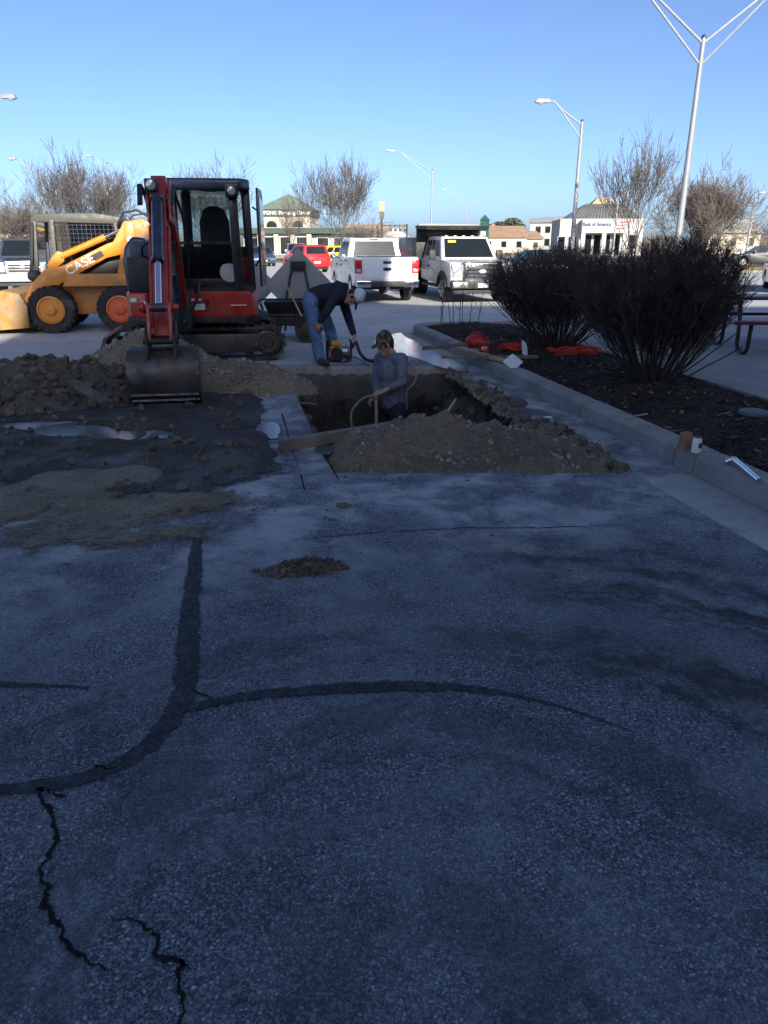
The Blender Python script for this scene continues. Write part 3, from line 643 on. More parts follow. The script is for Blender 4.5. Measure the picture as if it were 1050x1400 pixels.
_lay = (_zz + .10*fbm(px_, py_+pz*2, 3, 4, 136).ravel()[Fp].mean(1))
pit.data.polygons.foreach_set('material_index', np.where(_k < .27, 0, np.where(_lay > -.42, 1, 2)).astype(np.int32))  # clay gets darker with depth beyond the front ramp
def pit_z(x, y):
    i = np.argmin((px_-x)**2 + (py_-y)**2); return float(pz.ravel()[i])
# broken slab edge round the hole
def slab_edge(a, b, th, seed, inward):
    a, b = Vector((*a,0)), Vector((*b,0)); d = b-a; L = d.length; d.normalize(); nr = Vector((-d.y, d.x, 0))*inward
    n = int(L/.05); mb = MB(); rows = []
    for i in range(n+1):
        s = a + d*(L*i/n); w1 = .012*math.sin(i*1.7+seed)+random.uniform(-.008,.008)
        tt = th + random.uniform(-.004,.004)
        rows.append([s - nr*.05 + Vector((0,0,-.004)), s + nr*(.012+w1*.5) + Vector((0,0,-.004)), s + nr*(.02+w1) + Vector((0,0,-.03)), s + nr*(.012+w1) + Vector((0,0,-tt)), s - nr*.05 + Vector((0,0,-tt))])
    vs = [p for r in rows for p in r]; fs = []
    for i in range(n):
        for j in range(5): fs.append((i*5+j, i*5+(j+1)%5, (i+1)*5+(j+1)%5, (i+1)*5+j))
    mb.add(vs, fs); o = mb.build('slab_edge', M['slab'], pit, smooth=False); return o
random.seed(8)
slab_edge(PD, PC, .19, 1, -1); slab_edge(PA, PB, .14, 2, 1); slab_edge(PD, PA, .15, 3, 1)
# heaps
def heap(name, x0, x1, y0, y1, cell, fn, m, label, cat, kind='stuff', cut=-.012):
    nx, ny = int((x1-x0)/cell), int((y1-y0)/cell)
    gx, gy = np.meshgrid(np.linspace(x0,x1,nx), np.linspace(y0,y1,ny)); z = fn(gx, gy)
    # taper under the paving round the border so that no open rim shows
    F = grid_faces(nx, ny); zr = z.ravel(); keep = (zr[F] > cut).any(1)
    F = F[keep]; used = np.unique(F); mp = np.full(nx*ny, -1); mp[used] = np.arange(len(used))
    V = np.stack([gx.ravel(), gy.ravel(), np.maximum(zr, cut-.03)], 1)[used]
    o = npmesh(name, V, mp[F], m); tag(o, label, cat, kind=kind); return o
def blob(x, y, cx, cy, rx, ry, h, p=1.0, rot=0):
    c, s = math.cos(rot), math.sin(rot); dx, dy = x-cx, y-cy; a = (dx*c+dy*s)/rx; b = (-dx*s+dy*c)/ry
    return h*np.clip(1-(a*a+b*b)**p, -1, 1)
# (survey: clay heap left, gravel heap behind the bucket)
cl = lot(-3.75, 8.15); gr = lot(-2.85, 9.15); gr2 = lot(-1.75, 8.75)
def f_clay(x, y):
    z = np.maximum(blob(x,y,cl.x,cl.y,1.55,1.05,.36,.8,-.2), blob(x,y,cl.x-1.1,cl.y-.2,1.2,.9,.30,.8))
    return z - .05 + .10*fbm(x,y,2.2,5,51) + clods(x,y,5.5,52,.16)*ss(-.05,.1,z) + .02*fbm(x,y,22,3,53)
def f_grav(x, y):
    z = np.maximum(blob(x,y,gr.x,gr.y,1.2,.95,.62,.75,-.3), blob(x,y,gr2.x,gr2.y,.95,.65,.34,.8,-.35))
    return z - .03 + .09*fbm(x,y,2.0,5,61) + clods(x,y,6,62,.06) + .02*fbm(x,y,25,3,63)
heap('clay_heap', cl.x-2.8, cl.x+1.7, cl.y-1.3, cl.y+1.5, .03, f_clay, M['clay'], 'heap of dark wet clay clods left of the excavator bucket', 'soil heap')
heap('gravel_heap', gr.x-1.5, gr.x+2.3, gr.y-1.4, gr.y+1.1, .03, f_grav, M['gravel_soil'], 'brown gravelly spoil heap behind the excavator bucket', 'soil heap')
# tracked mud over the paving round the machine
pud = [lot(-2.75,6.5), lot(-3.2,6.75), lot(-2.25,6.35)]
def f_mud(x, y):
    z = .035*fbm(x,y,.9,5,71) + .03*fbm(x,y,3.0,5,72) + clods(x,y,4.5,73,.035) + .004
    a = gp(0,700); 
    m = ss(4.15,5.5,y + .6*fbm(x,y,.8,4,75) + .22*x)*ss(.42,.05,x+.12*fbm(x,y,2,3,76))*ss(9.6,8.9,y)
    z = z + .028*m*ss(4.9,6.4,y) - .075*(1-m)
    for c in pud: z = z - .085*np.exp(-(((x-c.x)/.34)**2+((y-c.y)/.17)**2))
    for px, py, rx, ry, h in ((285,650,.34,.42,.05),(255,690,.26,.30,.045),(330,630,.30,.30,.04)):
        c = gp(px,py); z = z + h*np.exp(-(((x-c.x)/rx)**2+((y-c.y)/ry)**2))
    w = lot(-.98,6.7); z = z - .05*np.exp(-(((x-w.x)/.2)**2+((y-w.y)/.4)**2))
    w = lot(-1.9,5.6); z = z + .035*np.exp(-(((x-w.x)/.8)**2+((y-w.y)/.25)**2))
    return z
heap('mud', -5.2, .52, 4.0, 9.6, .03, f_mud, M['mud'], None, None, 'structure', -.004)
def f_tan(x, y):
    z = .03*fbm(x,y,1.1,5,81) + .02*fbm(x,y,5,4,82) + clods(x,y,7,83,.02) - .022
    e = 0
    for px, py, rx, ry, h in ((120,655,1.1,.40,.042),(60,630,1.0,.40,.036),(220,690,.65,.30,.042),(255,728,.40,.20,.042),(30,690,.9,.40,.036),(140,715,.7,.25,.03)):
        c = gp(px,py); e = np.maximum(e, h*np.exp(-(((x-c.x)/rx)**2+((y-c.y)/ry)**2)))
    return z + e - .004
heap('soil_spread', -4.6, .35, 4.0, 6.6, .03, f_tan, M['tan_soil'], None, None, 'structure', -.004)
def f_patch(c, rx, ry, h, sd): 
    return lambda x, y: h*np.exp(-(((x-c.x)/rx)**2+((y-c.y)/ry)**2)) + .022*fbm(x,y,7,4,sd)*np.exp(-(((x-c.x)/rx)**2+((y-c.y)/ry)**2)*.5) + .022*clods(x,y,22,sd+3,1.0)*np.exp(-(((x-c.x)/rx)**2+((y-c.y)/ry)**2)) + .004*fbm(x,y,30,3,sd+1) - .009
c1 = gp(415,778); heap('soil_patch', c1.x-.4, c1.x+.4, c1.y-.25, c1.y+.25, .008, f_patch(c1,.16,.075,.06,91), M['patch_soil'], 'small brown patch of spilt soil and gravel on the asphalt', 'soil', 'stuff', -.003)
c2 = gp(470,692); heap('soil_patch', c2.x-.2, c2.x+.2, c2.y-.2, c2.y+.2, .008, f_patch(c2,.05,.06,.025,95), M['patch_soil'], 'tiny dark clump of soil on the paving near the saw cuts', 'soil', 'stuff', -.003)
# soil along the kerb side of the hole
def f_right(x, y):
    m = ss(2.40,2.70,x+.28*fbm(x,y,1.6,4,94))*ss(3.04,2.74,x+.14*fbm(x,y,2,3,97))*ss(4.55,5.0,y+.2*fbm(x,y,2,3,98))*ss(10.2,9.4,y)
    return .04*fbm(x,y,2.2,5,99) + .045*m - .035*(1-m) + clods(x,y,6,96,.035)*m - .03 - .05*(1-m)
heap('soil_bank', 2.4, 3.22, 4.3, 10.4, .025, f_right, M['pit_soil'], None, None, 'structure', -.004)
# stones and lumps in the spoil
ICO = bmesh.new(); bmesh.ops.create_icosphere(ICO, subdivisions=1, radius=1)
ICO_V = np.array([v.co[:] for v in ICO.verts]); ICO_F = np.array([[v.index for v in f.verts] for f in ICO.faces]); ICO.free()
M['stone'] = mat('stone', (.27,.24,.195), .9, 0, .5, 4, .3, 60); M['lump'] = mat('lump', (.11,.09,.067), .95, 0, .45, 5, .5, 40)
def stones(n, fx, x0, x1, y0, y1, smin, smax, m, name, label, seed, zmin=0.0, fade=None):
    rg = np.random.default_rng(seed); x = rg.uniform(x0,x1,n*3); y = rg.uniform(y0,y1,n*3); z = fx(x,y); k = (z > zmin)
    if fade is not None: k &= rg.uniform(0,1,n*3) < fade(x,y)
    x, y, z = x[k][:n], y[k][:n], z[k][:n]; s = smin + (smax-smin)*rg.uniform(0,1,len(x))**4
    sz = np.stack([s*rg.uniform(.7,1.3,len(x)), s*rg.uniform(.7,1.3,len(x)), s*rg.uniform(.5,.9,len(x))],1)
    return tag(scatter(name, np.stack([x,y,z+s*.25],1), sz, ICO_V, ICO_F, m, 1.0, .13, seed), label, 'stones' if 'stone' in label or 'gravel' in label else 'clods', kind='stuff')
stones(1800, f_grav, gr.x-1.4, gr.x+2.2, gr.y-1.3, gr.y+1.0, .008, .035, M['stone'], 'gravel', 'loose gravel lying on the spoil heap behind the bucket', 3)
stones(900, f_clay, cl.x-2.6, cl.x+1.6, cl.y-1.2, cl.y+1.3, .02, .085, M['lump'], 'clods', 'broken clay clods lying on the dark heap', 4)
stones(900, f_mud, -4.8, .4, 4.3, 9.0, .006, .05, M['lump'], 'clods', 'small mud clods scattered over the tracked mud', 5)
rg = np.random.default_rng(12); k = rg.integers(0, nu*nv, 9000); sel = (pz.ravel()[k] > -.15) & (V_.ravel()[k] > -.12) & (pz.ravel()[k] > -.004 + 0*V_.ravel()[k] - (V_.ravel()[k] > 0)*.2) & (V_.ravel()[k] < .5) & (U.ravel()[k] > .02) & (U.ravel()[k] < .98); k = k[sel][:2600]
s = .004 + .024*rg.uniform(0,1,len(k))**6
tag(scatter('gravel', np.stack([px_.ravel()[k]+rg.normal(0,.01,len(k)), py_.ravel()[k]+rg.normal(0,.01,len(k)), pz.ravel()[k]+s*.2],1), np.stack([s,s*rg.uniform(.7,1.2,len(k)),s*.7],1), ICO_V, ICO_F, M['stone'], 1, .13, 13), 'loose gravel on the soil ramp at the front of the pit', 'stones', kind='stuff')
k = rg.integers(0, nu*nv, 9000); sel = (V_.ravel()[k] > .3) & ((U.ravel()[k] < .45)|(U.ravel()[k] > .7)) & (V_.ravel()[k] < .96) & (U.ravel()[k]>.04); k = k[sel][:700]
s = .02 + .07*rg.uniform(0,1,len(k))**3
tag(scatter('clods', np.stack([px_.ravel()[k], py_.ravel()[k], pz.ravel()[k]+s*.3],1), np.stack([s,s*rg.uniform(.7,1.2,len(k)),s*.7],1), ICO_V, ICO_F, M['lump'], 1, .15, 14), 'dark soil clods caught on the sides of the pit', 'clods', kind='stuff')
stones(700, f_right, 2.42, 3.2, 4.4, 10.2, .006, .04, M['lump'], 'clods', 'soil clods strewn along the foot of the kerb', 6, -.01)
flat = lambda x, y: 0*x
stones(420, flat, -3.2, 2.7, 2.2, 5.2, .003, .014, M['lump'], 'grit', 'stone grit and crumbs scattered over the asphalt', 7, -1, lambda x,y: ss(2.0,5.0,y))
stones(420, f_patch(c1,.16,.075,.06,91), c1.x-.28, c1.x+.40, c1.y-.14, c1.y+.14, .003, .020, M['lump'], 'gravel', 'small stones on the spilt soil patch', 8, -.002)
# puddles
t = NT('muddy_water'); nz = t.noise(22, 5, .7); t.P(Base_Color=(.09,.085,.075), Roughness=t.rng(t.noise(6,6,.7), .35, .65, .02, .16), Normal=t.bump(nz, .22, .01)); t.p.inputs['IOR'].default_value = 1.33; t.p.inputs['Specular IOR Level'].default_value = .9; M['water'] = t.m
def puddle(pts, z, seed):
    P = [Vector(p[:2]) for p in pts]; n = 90; k = len(P); out = []
    for i in range(n):
        u = i/n*k; a = int(u); f = u-a; p0,p1,p2,p3 = P[(a-1)%k],P[a%k],P[(a+1)%k],P[(a+2)%k]
        q = .5*((2*p1)+(p2-p0)*f+(2*p0-5*p1+4*p2-p3)*f*f+(3*p1-p0-3*p2+p3)*f**3)
        j = .03*float(fbm(np.array([q.x]), np.array([q.y]), 5, 4, seed)[0]); out.append((q.x+j, q.y+j))
    m_ = MB(); m_.prism(out, (0,0,z-.012), (1,0,0), (0,1,0), (0,0,.012)); return tag(m_.build('puddle', M['water'], smooth=False), kind='structure')
puddle([gp(x,y) for x,y in ((34,596),(60,584),(120,578),(172,583),(200,592),(186,601),(150,604),(90,604),(52,604))], .010, 1)
puddle([gp(x,y) for x,y in ((356,584),(368,579),(378,580),(382,598),(370,601),(358,597))], .012, 2)
puddle([gp(x,y) for x,y in ((432,612),(446,608),(458,616),(448,622),(434,620))], .008, 3)
puddle([gp(x,y) for x,y in ((512,466),(545,456),(556,462),(590,478),(640,506),(622,508),(592,500),(560,488),(520,478))], .012, 4)
puddle([gp(x,y) for x,y in ((165,618),(215,612),(230,626),(190,640),(160,632))], .009, 5)
puddle([gp(x,y) for x,y in ((655,520),(690,532),(720,552),(705,556),(670,540))], .012, 6)
# ================================================================== MINI EXCAVATOR
EX = lot(-2.70, 11.45); ex = thing('mini_excavator', 'red mini excavator with black cab, its bucket lowered onto the spoil', 'excavator', (EX.x, EX.y, .0), 0)
def stadium(x0, x1, z0, r, n=10):
    "closed outline of a track running from x0 to x1 (axle centres), bottom at z0"
    o = [(x0 + r*math.cos(a), z0+r + r*math.sin(a)) for a in [R(90+180*i/n) for i in range(n+1)]]
    o += [(x1 + r*math.cos(a), z0+r + r*math.sin(a)) for a in [R(-90+180*i/n) for i in range(n+1)]]
    return o
def make_track(yc):
    x0, x1, r, wd = -.86, .90, .235, .30
    o = stadium(x0, x1, .012, r, 12); ii = stadium(x0, x1, .05, r-.038, 12); k = len(o)
    m_ = MB(); ya, yb = yc-wd/2, yc+wd/2
    vs = [(a,ya,b) for a,b in o]+[(a,yb,b) for a,b in o]+[(a,ya,b) for a,b in ii]+[(a,yb,b) for a,b in ii]
    fs = []
    for i in range(k):
        j = (i+1)%k; fs += [(i,j,k+j,k+i),(2*k+i,3*k+i,3*k+j,2*k+j),(i,2*k+i,2*k+j,j),(k+i,k+j,3*k+j,3*k+i)]
    m_.add(vs, fs); tr = m_.build('track', M['track_rubber'], ex)
    # lugs
    per = [Vector((a,0,b)) for a,b in o]; L = [0]
    for a,b in zip(per, per[1:]+per[:1]): L.append(L[-1]+(b-a).length)
    n = 44; lug = MB()
    for q in range(n):
        s = L[-1]*q/n; i = max(j for j in range(k) if L[j] <= s); f = (s-L[i])/max(1e-6, L[i+1]-L[i]); a, b = per[i], per[(i+1)%k]; p = a.lerp(b,f); d = (b-a).normalized()
        nr = Vector((d.z,0,-d.x)); c = p + nr*.012
        lug = MB(); lug.bar(Vector((c.x,ya-.004,c.z)), Vector((c.x,yb+.004,c.z)), .03, .034, up=nr); lug.build('lug', M['track_rubber'], tr, fix=False, smooth=False)
    s = -1 if yc < 0 else 1; yo = yc + s*.05
    m_ = MB(); m_.prism([(x0+.12,.13),(x1-.12,.13),(x1-.06,.22),(x1-.14,.38),(x0+.14,.40),(x0+.06,.24)], (0,yc-.09*1-(.04 if s<0 else -.0),0), (1,0,0), (0,0,1), (0,.22,0)); m_.build('track_frame', M['steel_worn'], ex, bevel=.015)
    for x, nm, rr in ((x0,'idler',.18),(x1,'sprocket',.18)):
        m_ = MB(); m_.lathe([(rr,0),(rr,.05),(rr*.8,.06),(rr*.75,.09),(.07,.09),(.06,.12),(.0,.12)], (x, yo, .25), (0,s,0), 20); m_.build(nm, M['steel_worn'], ex)
    for q in range(4):
        m_ = MB(); m_.lathe([(.065,0),(.065,.09),(.03,.10),(0,.10)], (x0+.28+q*.4, yc+s*.02, .12), (0,s,0), 14); m_.build('roller', M['steel_dark'], ex)
make_track(-.69); make_track(.69)
m_ = MB(); m_.b2(-.5,.5,-.6,.6,.25,.47); m_.build('undercarriage', M['steel_dark'], ex, bevel=.03)
m_ = MB(); m_.lathe([(.42,0),(.42,.1),(.38,.13),(0,.13)], (-.05,0,.46), (0,0,1), 28); m_.build('slew_ring', M['steel_dark'], ex)
# dozer blade at the left end of the tracks
m_ = MB(); m_.prism([(-1.38,.02),(-1.33,.02),(-1.36,.2),(-1.30,.36),(-1.35,.37),(-1.42,.2)], (0,-.8,0), (1,0,0), (0,0,1), (0,1.6,0)); bl = m_.build('dozer_blade', M['steel_worn'], ex, bevel=.006)
for s in (-.4,.4): m_ = MB(); m_.bar((-1.33,s,.2),(-.45,s,.3),.1,.1); m_.build('blade_arm', M['steel_dark'], bl, bevel=.01)
# upper structure
m_ = MB(); m_.prism([(-.98,-.95),(-.2,-1.02),(.6,-1.02),(.78,-.85),(.8,.5),(.5,.95),(-.6,.95),(-.98,.5)], (0,0,.56), (1,0,0), (0,1,0), (0,0,.09)); m_.build('deck', M['steel_dark'], ex, bevel=.01)
m_ = MB(); m_.prism([(-.17,-1.03),(.55,-1.03),(.70,-.97),(.78,-.82),(.79,.3),(-.17,.3)], (0,0,.63), (1,0,0), (0,1,0), (0,0,.35)); fp = m_.build('front_panel', M['red_paint'], ex, bevel=.035, seg=3)
a = MB(); a.b2(-.13,.02,-1.041,-1.03,.86,.89); a.build('decal', M['decal_white'], fp); a = MB(); a.b2(-.10,.06,-1.041,-1.03,.74,.82); a.build('decal', M['decal_white'], fp); a = MB(); a.b2(.06,.12,-1.041,-1.03,.80,.88); a.build('decal', M['decal_black'], fp)
a = MB(); a.b2(.40,.62,-1.036,-1.026,.79,.80); a.build('scratch', M['decal_white'], fp)
m_ = MB(); m_.prism([(-.99,-.72),(-.93,-.95),(-.70,-.98),(-.64,-.9),(-.64,.2),(-.99,.2)], (0,0,.64), (1,0,0), (0,1,0), (0,0,.33)); sp = m_.build('side_panel', M['red_paint'], ex, bevel=.03, seg=3)
a = MB(); a.b2(-.91,-.83,-.992,-.97,.85,.90); a.build('decal', M['decal_white'], sp)
a = MB(); a.prism([(0,-.07),(.07,0),(0,.07),(-.07,0)], (-.735,-.998,.80), (1,0,0), (0,0,1), (0,.02,0)); a.build('decal', M['decal_white'], sp, smooth=False)
m_ = MB(); m_.prism([(-.95,.97),(-.6,.97),(-.58,1.5),(-.66,1.66),(-.82,1.68),(-.93,1.55),(-.97,1.35)], (0,-.9,0), (1,0,0), (0,0,1), (0,1.2,0)); ho = m_.build('engine_hood', M['navy_metal'], ex, bevel=.05, seg=3)
a = MB(); a.b2(-.91,-.63,-.915,-.89,1.02,1.42); a.build('grille', M['plastic'], ho, bevel=.01)
m_ = MB(); m_.prism([(-.9,.25),(.78,.25),(.74,.75),(.5,1.0),(-.5,1.0),(-.86,.75)], (0,0,.65), (1,0,0), (0,1,0), (0,0,.75)); m_.build('counterweight', M['red_paint'], ex, bevel=.06, seg=3)
# cab
cx0, cx1, cy0, cy1, cz0, cz1 = -.38, .76, -1.0, .38, .98, 2.38
def pillar(p, q, w_=.07, d_=.07): a = MB(); a.bar(p, q, w_, d_, up=(0,1,0)); return a.build('pillar', M['black_paint'], ex, bevel=.012)
pillar((cx0+.03,cy0+.05,cz0),(cx0+.06,cy0+.12,cz1-.05),.09); pillar((cx1-.22,cy0+.03,cz0),(cx1-.24,cy0+.10,cz1-.05),.12)
pillar((cx1-.03,cy0+.25,cz0),(cx1-.05,cy0+.3,cz1-.05),.08); pillar((cx0+.03,cy1-.03,cz0),(cx0+.06,cy1-.08,cz1-.05),.10); pillar((cx1-.03,cy1-.03,cz0),(cx1-.06,cy1-.08,cz1-.05),.10)
pillar((cx0+.22,cy1-.02,cz0+.4),(cx0+.24,cy1-.07,cz1-.05),.14,.05)
m_ = MB(); m_.prism([(cx0+.02,cy0+.10),(cx1-.12,cy0+.02),(cx1,cy0+.2),(cx1,cy1-.1),(cx1-.1,cy1),(cx0+.1,cy1),(cx0+.02,cy1-.1)], (0,0,cz1-.13), (1,0,0), (0,1,0), (0,0,.15)); m_.build('cab_roof', M['navy_metal'], ex, bevel=.05, seg=3)
m_ = MB(); m_.b2(cx0,cx1-.02,cy0+.03,cy1,.96,1.03); m_.build('cab_floor', M['plastic'], ex)
m_ = MB(); m_.b2(cx0+.02,cx1-.05,cy1-.08,cy1-.02,1.0,1.55); m_.build('back_panel', M['black_paint'], ex, bevel=.015)
m_ = MB(); m_.b2(cx0+.06,cx1-.24,cy0+.035,cy0+.06,1.0,1.14); m_.build('kick_panel', M['black_paint'], ex, bevel=.01)
m_ = MB(); m_.add([(cx0+.07,cy0+.078,1.60),(cx1-.25,cy0+.078,1.60),(cx1-.26,cy0+.12,cz1-.14),(cx0+.08,cy0+.12,cz1-.14)], [(0,1,2,3)]); m_.build('windscreen', M['glass_clear'], ex, smooth=False)
m_ = MB(); m_.add([(cx0+.06,cy0+.05,1.14),(cx1-.24,cy0+.05,1.14),(cx1-.25,cy0+.076,1.60),(cx0+.07,cy0+.076,1.60)], [(0,1,2,3)]); m_.build('lower_windscreen', M['glass_tint'], ex, smooth=False)
m_ = MB(); m_.bar((cx0+.06,cy0+.065,1.60),(cx1-.24,cy0+.065,1.60),.03,.035); m_.build('window_rail', M['black_paint'], ex)
m_ = MB(); m_.add([(cx0+.03,cy0+.15,1.1),(cx0+.03,cy1-.1,1.1),(cx0+.06,cy1-.12,cz1-.14),(cx0+.06,cy0+.18,cz1-.14)], [(0,1,2,3)]); m_.build('side_glass', M['glass_clear'], ex, smooth=False)
m_ = MB(); m_.add([(cx0+.3,cy1-.05,1.56),(cx1-.1,cy1-.05,1.56),(cx1-.1,cy1-.08,cz1-.14),(cx0+.3,cy1-.08,cz1-.14)], [(0,1,2,3)]); m_.build('rear_glass', M['glass_clear'], ex, smooth=False)
# seat
m_ = MB(); m_.b2(.0,.48,-.45,.05,1.32,1.45); st = m_.build('seat', M['plastic'], ex, bevel=.04, seg=3)
m_ = MB(); m_.prism([(.02,1.42),(.47,1.42),(.46,1.9),(.40,2.06),(.30,2.11),(.18,2.11),(.09,2.06),(.03,1.9)], (0,.0,0), (1,0,0), (0,.12,1), (0,.13,0)); m_.build('backrest', M['plastic'], st, bevel=.03, seg=3)
m_ = MB(); m_.b2(.05,.43,-.35,.0,1.0,1.33); m_.build('seat_base', M['plastic'], st)
for x in (-.12,.52):
    m_ = MB(); m_.b2(x-.09,x+.09,-.5,-.1,1.0,1.5); co_ = m_.build('console', M['plastic'], ex, bevel=.03)
    m_ = MB(); m_.tube([(x,-.5,1.5),(x,-.55,1.66),(x-.01,-.56,1.74)], [.012,.014,.022], 8); m_.build('lever', M['steel_worn'], co_)
for x in (.08,.2): m_ = MB(); m_.tube([(x,-.75,1.02),(x,-.78,1.35),(x,-.74,1.55)], .013, 8); m_.build('travel_lever', M['steel_worn'], ex)
m_ = MB(); m_.bar((.15,-.9,1.15),(.42,-.6,1.55),.02,.03); m_.build('wiper_arm', M['steel_worn'], ex)
m_ = MB(); m_.lathe([(.12,0),(.13,.02),(.0,.03)], (.42,-.94,1.22), (0,-1,.2), 18); m_.build('floor_cover', M['sign_back'], ex)
# door folded open along the left flank, grab rails
dr = MB(); dr.prism([(0,1.02),(.75,1.02),(.78,1.5),(.7,2.2),(.6,2.30),(.05,2.30),(-.02,2.1)], (cx1+.07,cy0+.2,0), (.13,.99,0), (0,0,1), (.03,-.004,0))
do = dr.build('door', M['black_paint'], ex, bevel=.01)
m_ = MB(); m_.prism([(.1,1.5),(.66,1.5),(.62,2.14),(.1,2.2)], (cx1+.063,cy0+.2,0), (.13,.99,0), (0,0,1), (.045,-.006,0)); m_.build('door_glass', M['glass_dark'], do, smooth=False)
m_ = MB(); m_.tube([(cx1-.2,cy0-.02,1.45),(cx1-.2,cy0-.08,1.5),(cx1-.22,cy0-.06,2.1),(cx1-.22,cy0+.02,2.14)], .014, 8); m_.build('grab_rail', M['plastic'], ex)
m_ = MB(); m_.tube([(cx1+.02,cy0+.1,1.3),(cx1+.08,cy0+.05,1.4),(cx1+.08,cy0+.05,2.0),(cx1+.02,cy0+.1,2.05)], .014, 8); m_.build('grab_rail', M['plastic'], ex)
m_ = MB(); m_.b2(cx1-.33,cx1-.16,cy0-.06,cy0+.05,2.16,2.32); wl_ = m_.build('work_light', M['black_paint'], ex, bevel=.02)
m_ = MB(); m_.lathe([(.05,0),(.05,.02),(.0,.03)], (cx1-.245,cy0-.055,2.24), (0,-1,0), 16); m_.build('lens', M['glass_lamp'], wl_)
# boom group: plane through the swing post, d = reach towards the trench
BX, BY = -.254, -1.20; sdir = Vector((-.011,-1,0)).normalized(); side = Vector((sdir.y,-sdir.x,0))*-1
def bp(d, z, s=0.0):
    z = z if z < .9 else .9+(z-.9)*.80
    return Vector((BX,BY,0)) + sdir*d + Vector((0,0,z)) + side*s
def plate(name, outline, wd, m, parent, off=0, bevel=.012):
    a = MB(); a.prism([(d, z if z < .9 else .9+(z-.9)*.80) for d,z in outline], bp(0,0,off-wd/2), sdir, (0,0,1), side*wd); return a.build(name, m, parent, bevel=bevel)
sw = MB(); sw.prism([(-.15,.52),(.16,.52),(.2,.7),(.16,.95),(-.1,1.0),(-.18,.8)], bp(0,0,-.14), sdir, (0,0,1), side*.28); swo = sw.build('swing_post', M['steel_dark'], ex, bevel=.02)
bo = plate('boom', [(-.02,.78),(.14,.72),(.34,1.15),(.58,1.62),(.95,1.98),(1.52,2.14),(1.58,2.24),(1.50,2.34),(.85,2.26),(.42,1.85),(.12,1.3)], .2, M['red_paint'], ex)
for s in (-.125,.125): plate('boom_plate', [(1.28,2.12),(1.56,2.12),(1.62,2.28),(1.5,2.4),(1.3,2.32)], .03, M['red_paint'], bo, s)
def cyl(name, a, b, r, frac, parent, s=0, mb=None):
    p, q = bp(*a, s), bp(*b, s); mid = p.lerp(q, frac)
    x = MB(); x.tube([p, mid], r, 14); x.lathe([(r*1.12,0),(r*1.12,.05)], mid-(q-p).normalized()*.03, (q-p), 14); body = x.build(name, mb or M['navy_metal'], parent)
    x = MB(); x.tube([mid, q], r*.55, 12); x.build('rod', M['chrome'], body)
    for e in (p, q): x = MB(); x.tube([e-side*.07, e+side*.07], r*.8, 12); x.build('pin', M['steel_worn'], body)
cyl('boom_cylinder', (.16,.62), (.80,1.78), .048, .62, bo)
cyl('arm_cylinder', (.52,2.10), (1.36,2.58), .045, .66, bo)
ar = plate('arm', [(1.24,2.56),(1.40,2.64),(1.60,2.42),(1.80,2.1),(2.62,.72),(2.56,.64),(2.47,.66),(1.52,2.06),(1.42,2.3)], .16, M['red_paint'], ex)
for s in (-.11,.11): plate('arm_plate', [(1.26,2.5),(1.40,2.60),(1.66,2.32),(1.74,2.05),(1.58,2.0),(1.42,2.2)], .025, M['red_paint'], ar, s)
for s in (-.095,.095): plate('arm_rib', [(1.75,1.98),(1.82,2.0),(2.58,.80),(2.50,.78)], .03, M['red_paint'], ar, s)
cyl('bucket_cylinder', (1.78,2.34), (2.66,1.02), .055, .58, ar)
m_ = MB(); m_.lathe([(.055,0),(.055,.02)], bp(2.66,1.02,-.16), side, 14); m_.tube([bp(2.66,1.02,-.19), bp(2.66,1.02,.19)], .035, 12); m_.build('link_pin', M['red_paint'], ar)
for s in (-.105,.105):
    plate('link', [(2.60,1.05),(2.68,1.08),(2.80,.70),(2.72,.66)], .03, M['red_paint'], ar, s, .006); plate('link', [(2.44,.90),(2.50,.95),(2.70,1.05),(2.68,.98)], .02, M['steel_dark'], ar, s*1.3, .004)
# hoses
for k, s in enumerate((-.13,-.15,.13)):
    a = MB(); a.tube([bp(.0,1.1,s),bp(.25,1.75,s*1.5),bp(.7,2.2,s*1.3),bp(1.25,2.4,s*1.2),bp(1.6,2.5,s*1.3),bp(1.85,2.25,s*1.2)], .016, 8); a.build('hydraulic_hose', M['hose_black'], bo)
a = MB(); a.tube([bp(-.1,1.45,-.24),bp(.2,1.60,-.40),bp(.5,1.72,-.36),bp(.62,1.85,-.18)], .018, 8); a.build('hydraulic_hose', M['hose_black'], bo)
a = MB(); a.tube([bp(-.15,1.0,.2),bp(.05,1.2,.28),bp(.2,.95,.25),bp(.15,.75,.15)], .02, 8); a.build('hydraulic_hose', M['hose_black'], bo)
# boom lamp
a = MB(); a.box(bp(1.62,2.50,-.06), (.14,.09,.13)); lo = a.build('work_light', M['black_paint'], bo, bevel=.015)
a = MB(); a.lathe([(.05,0),(.05,.01),(0,.02)], bp(1.667,2.50,-.06), sdir, 16); a.build('lens', M['glass_lamp'], lo)
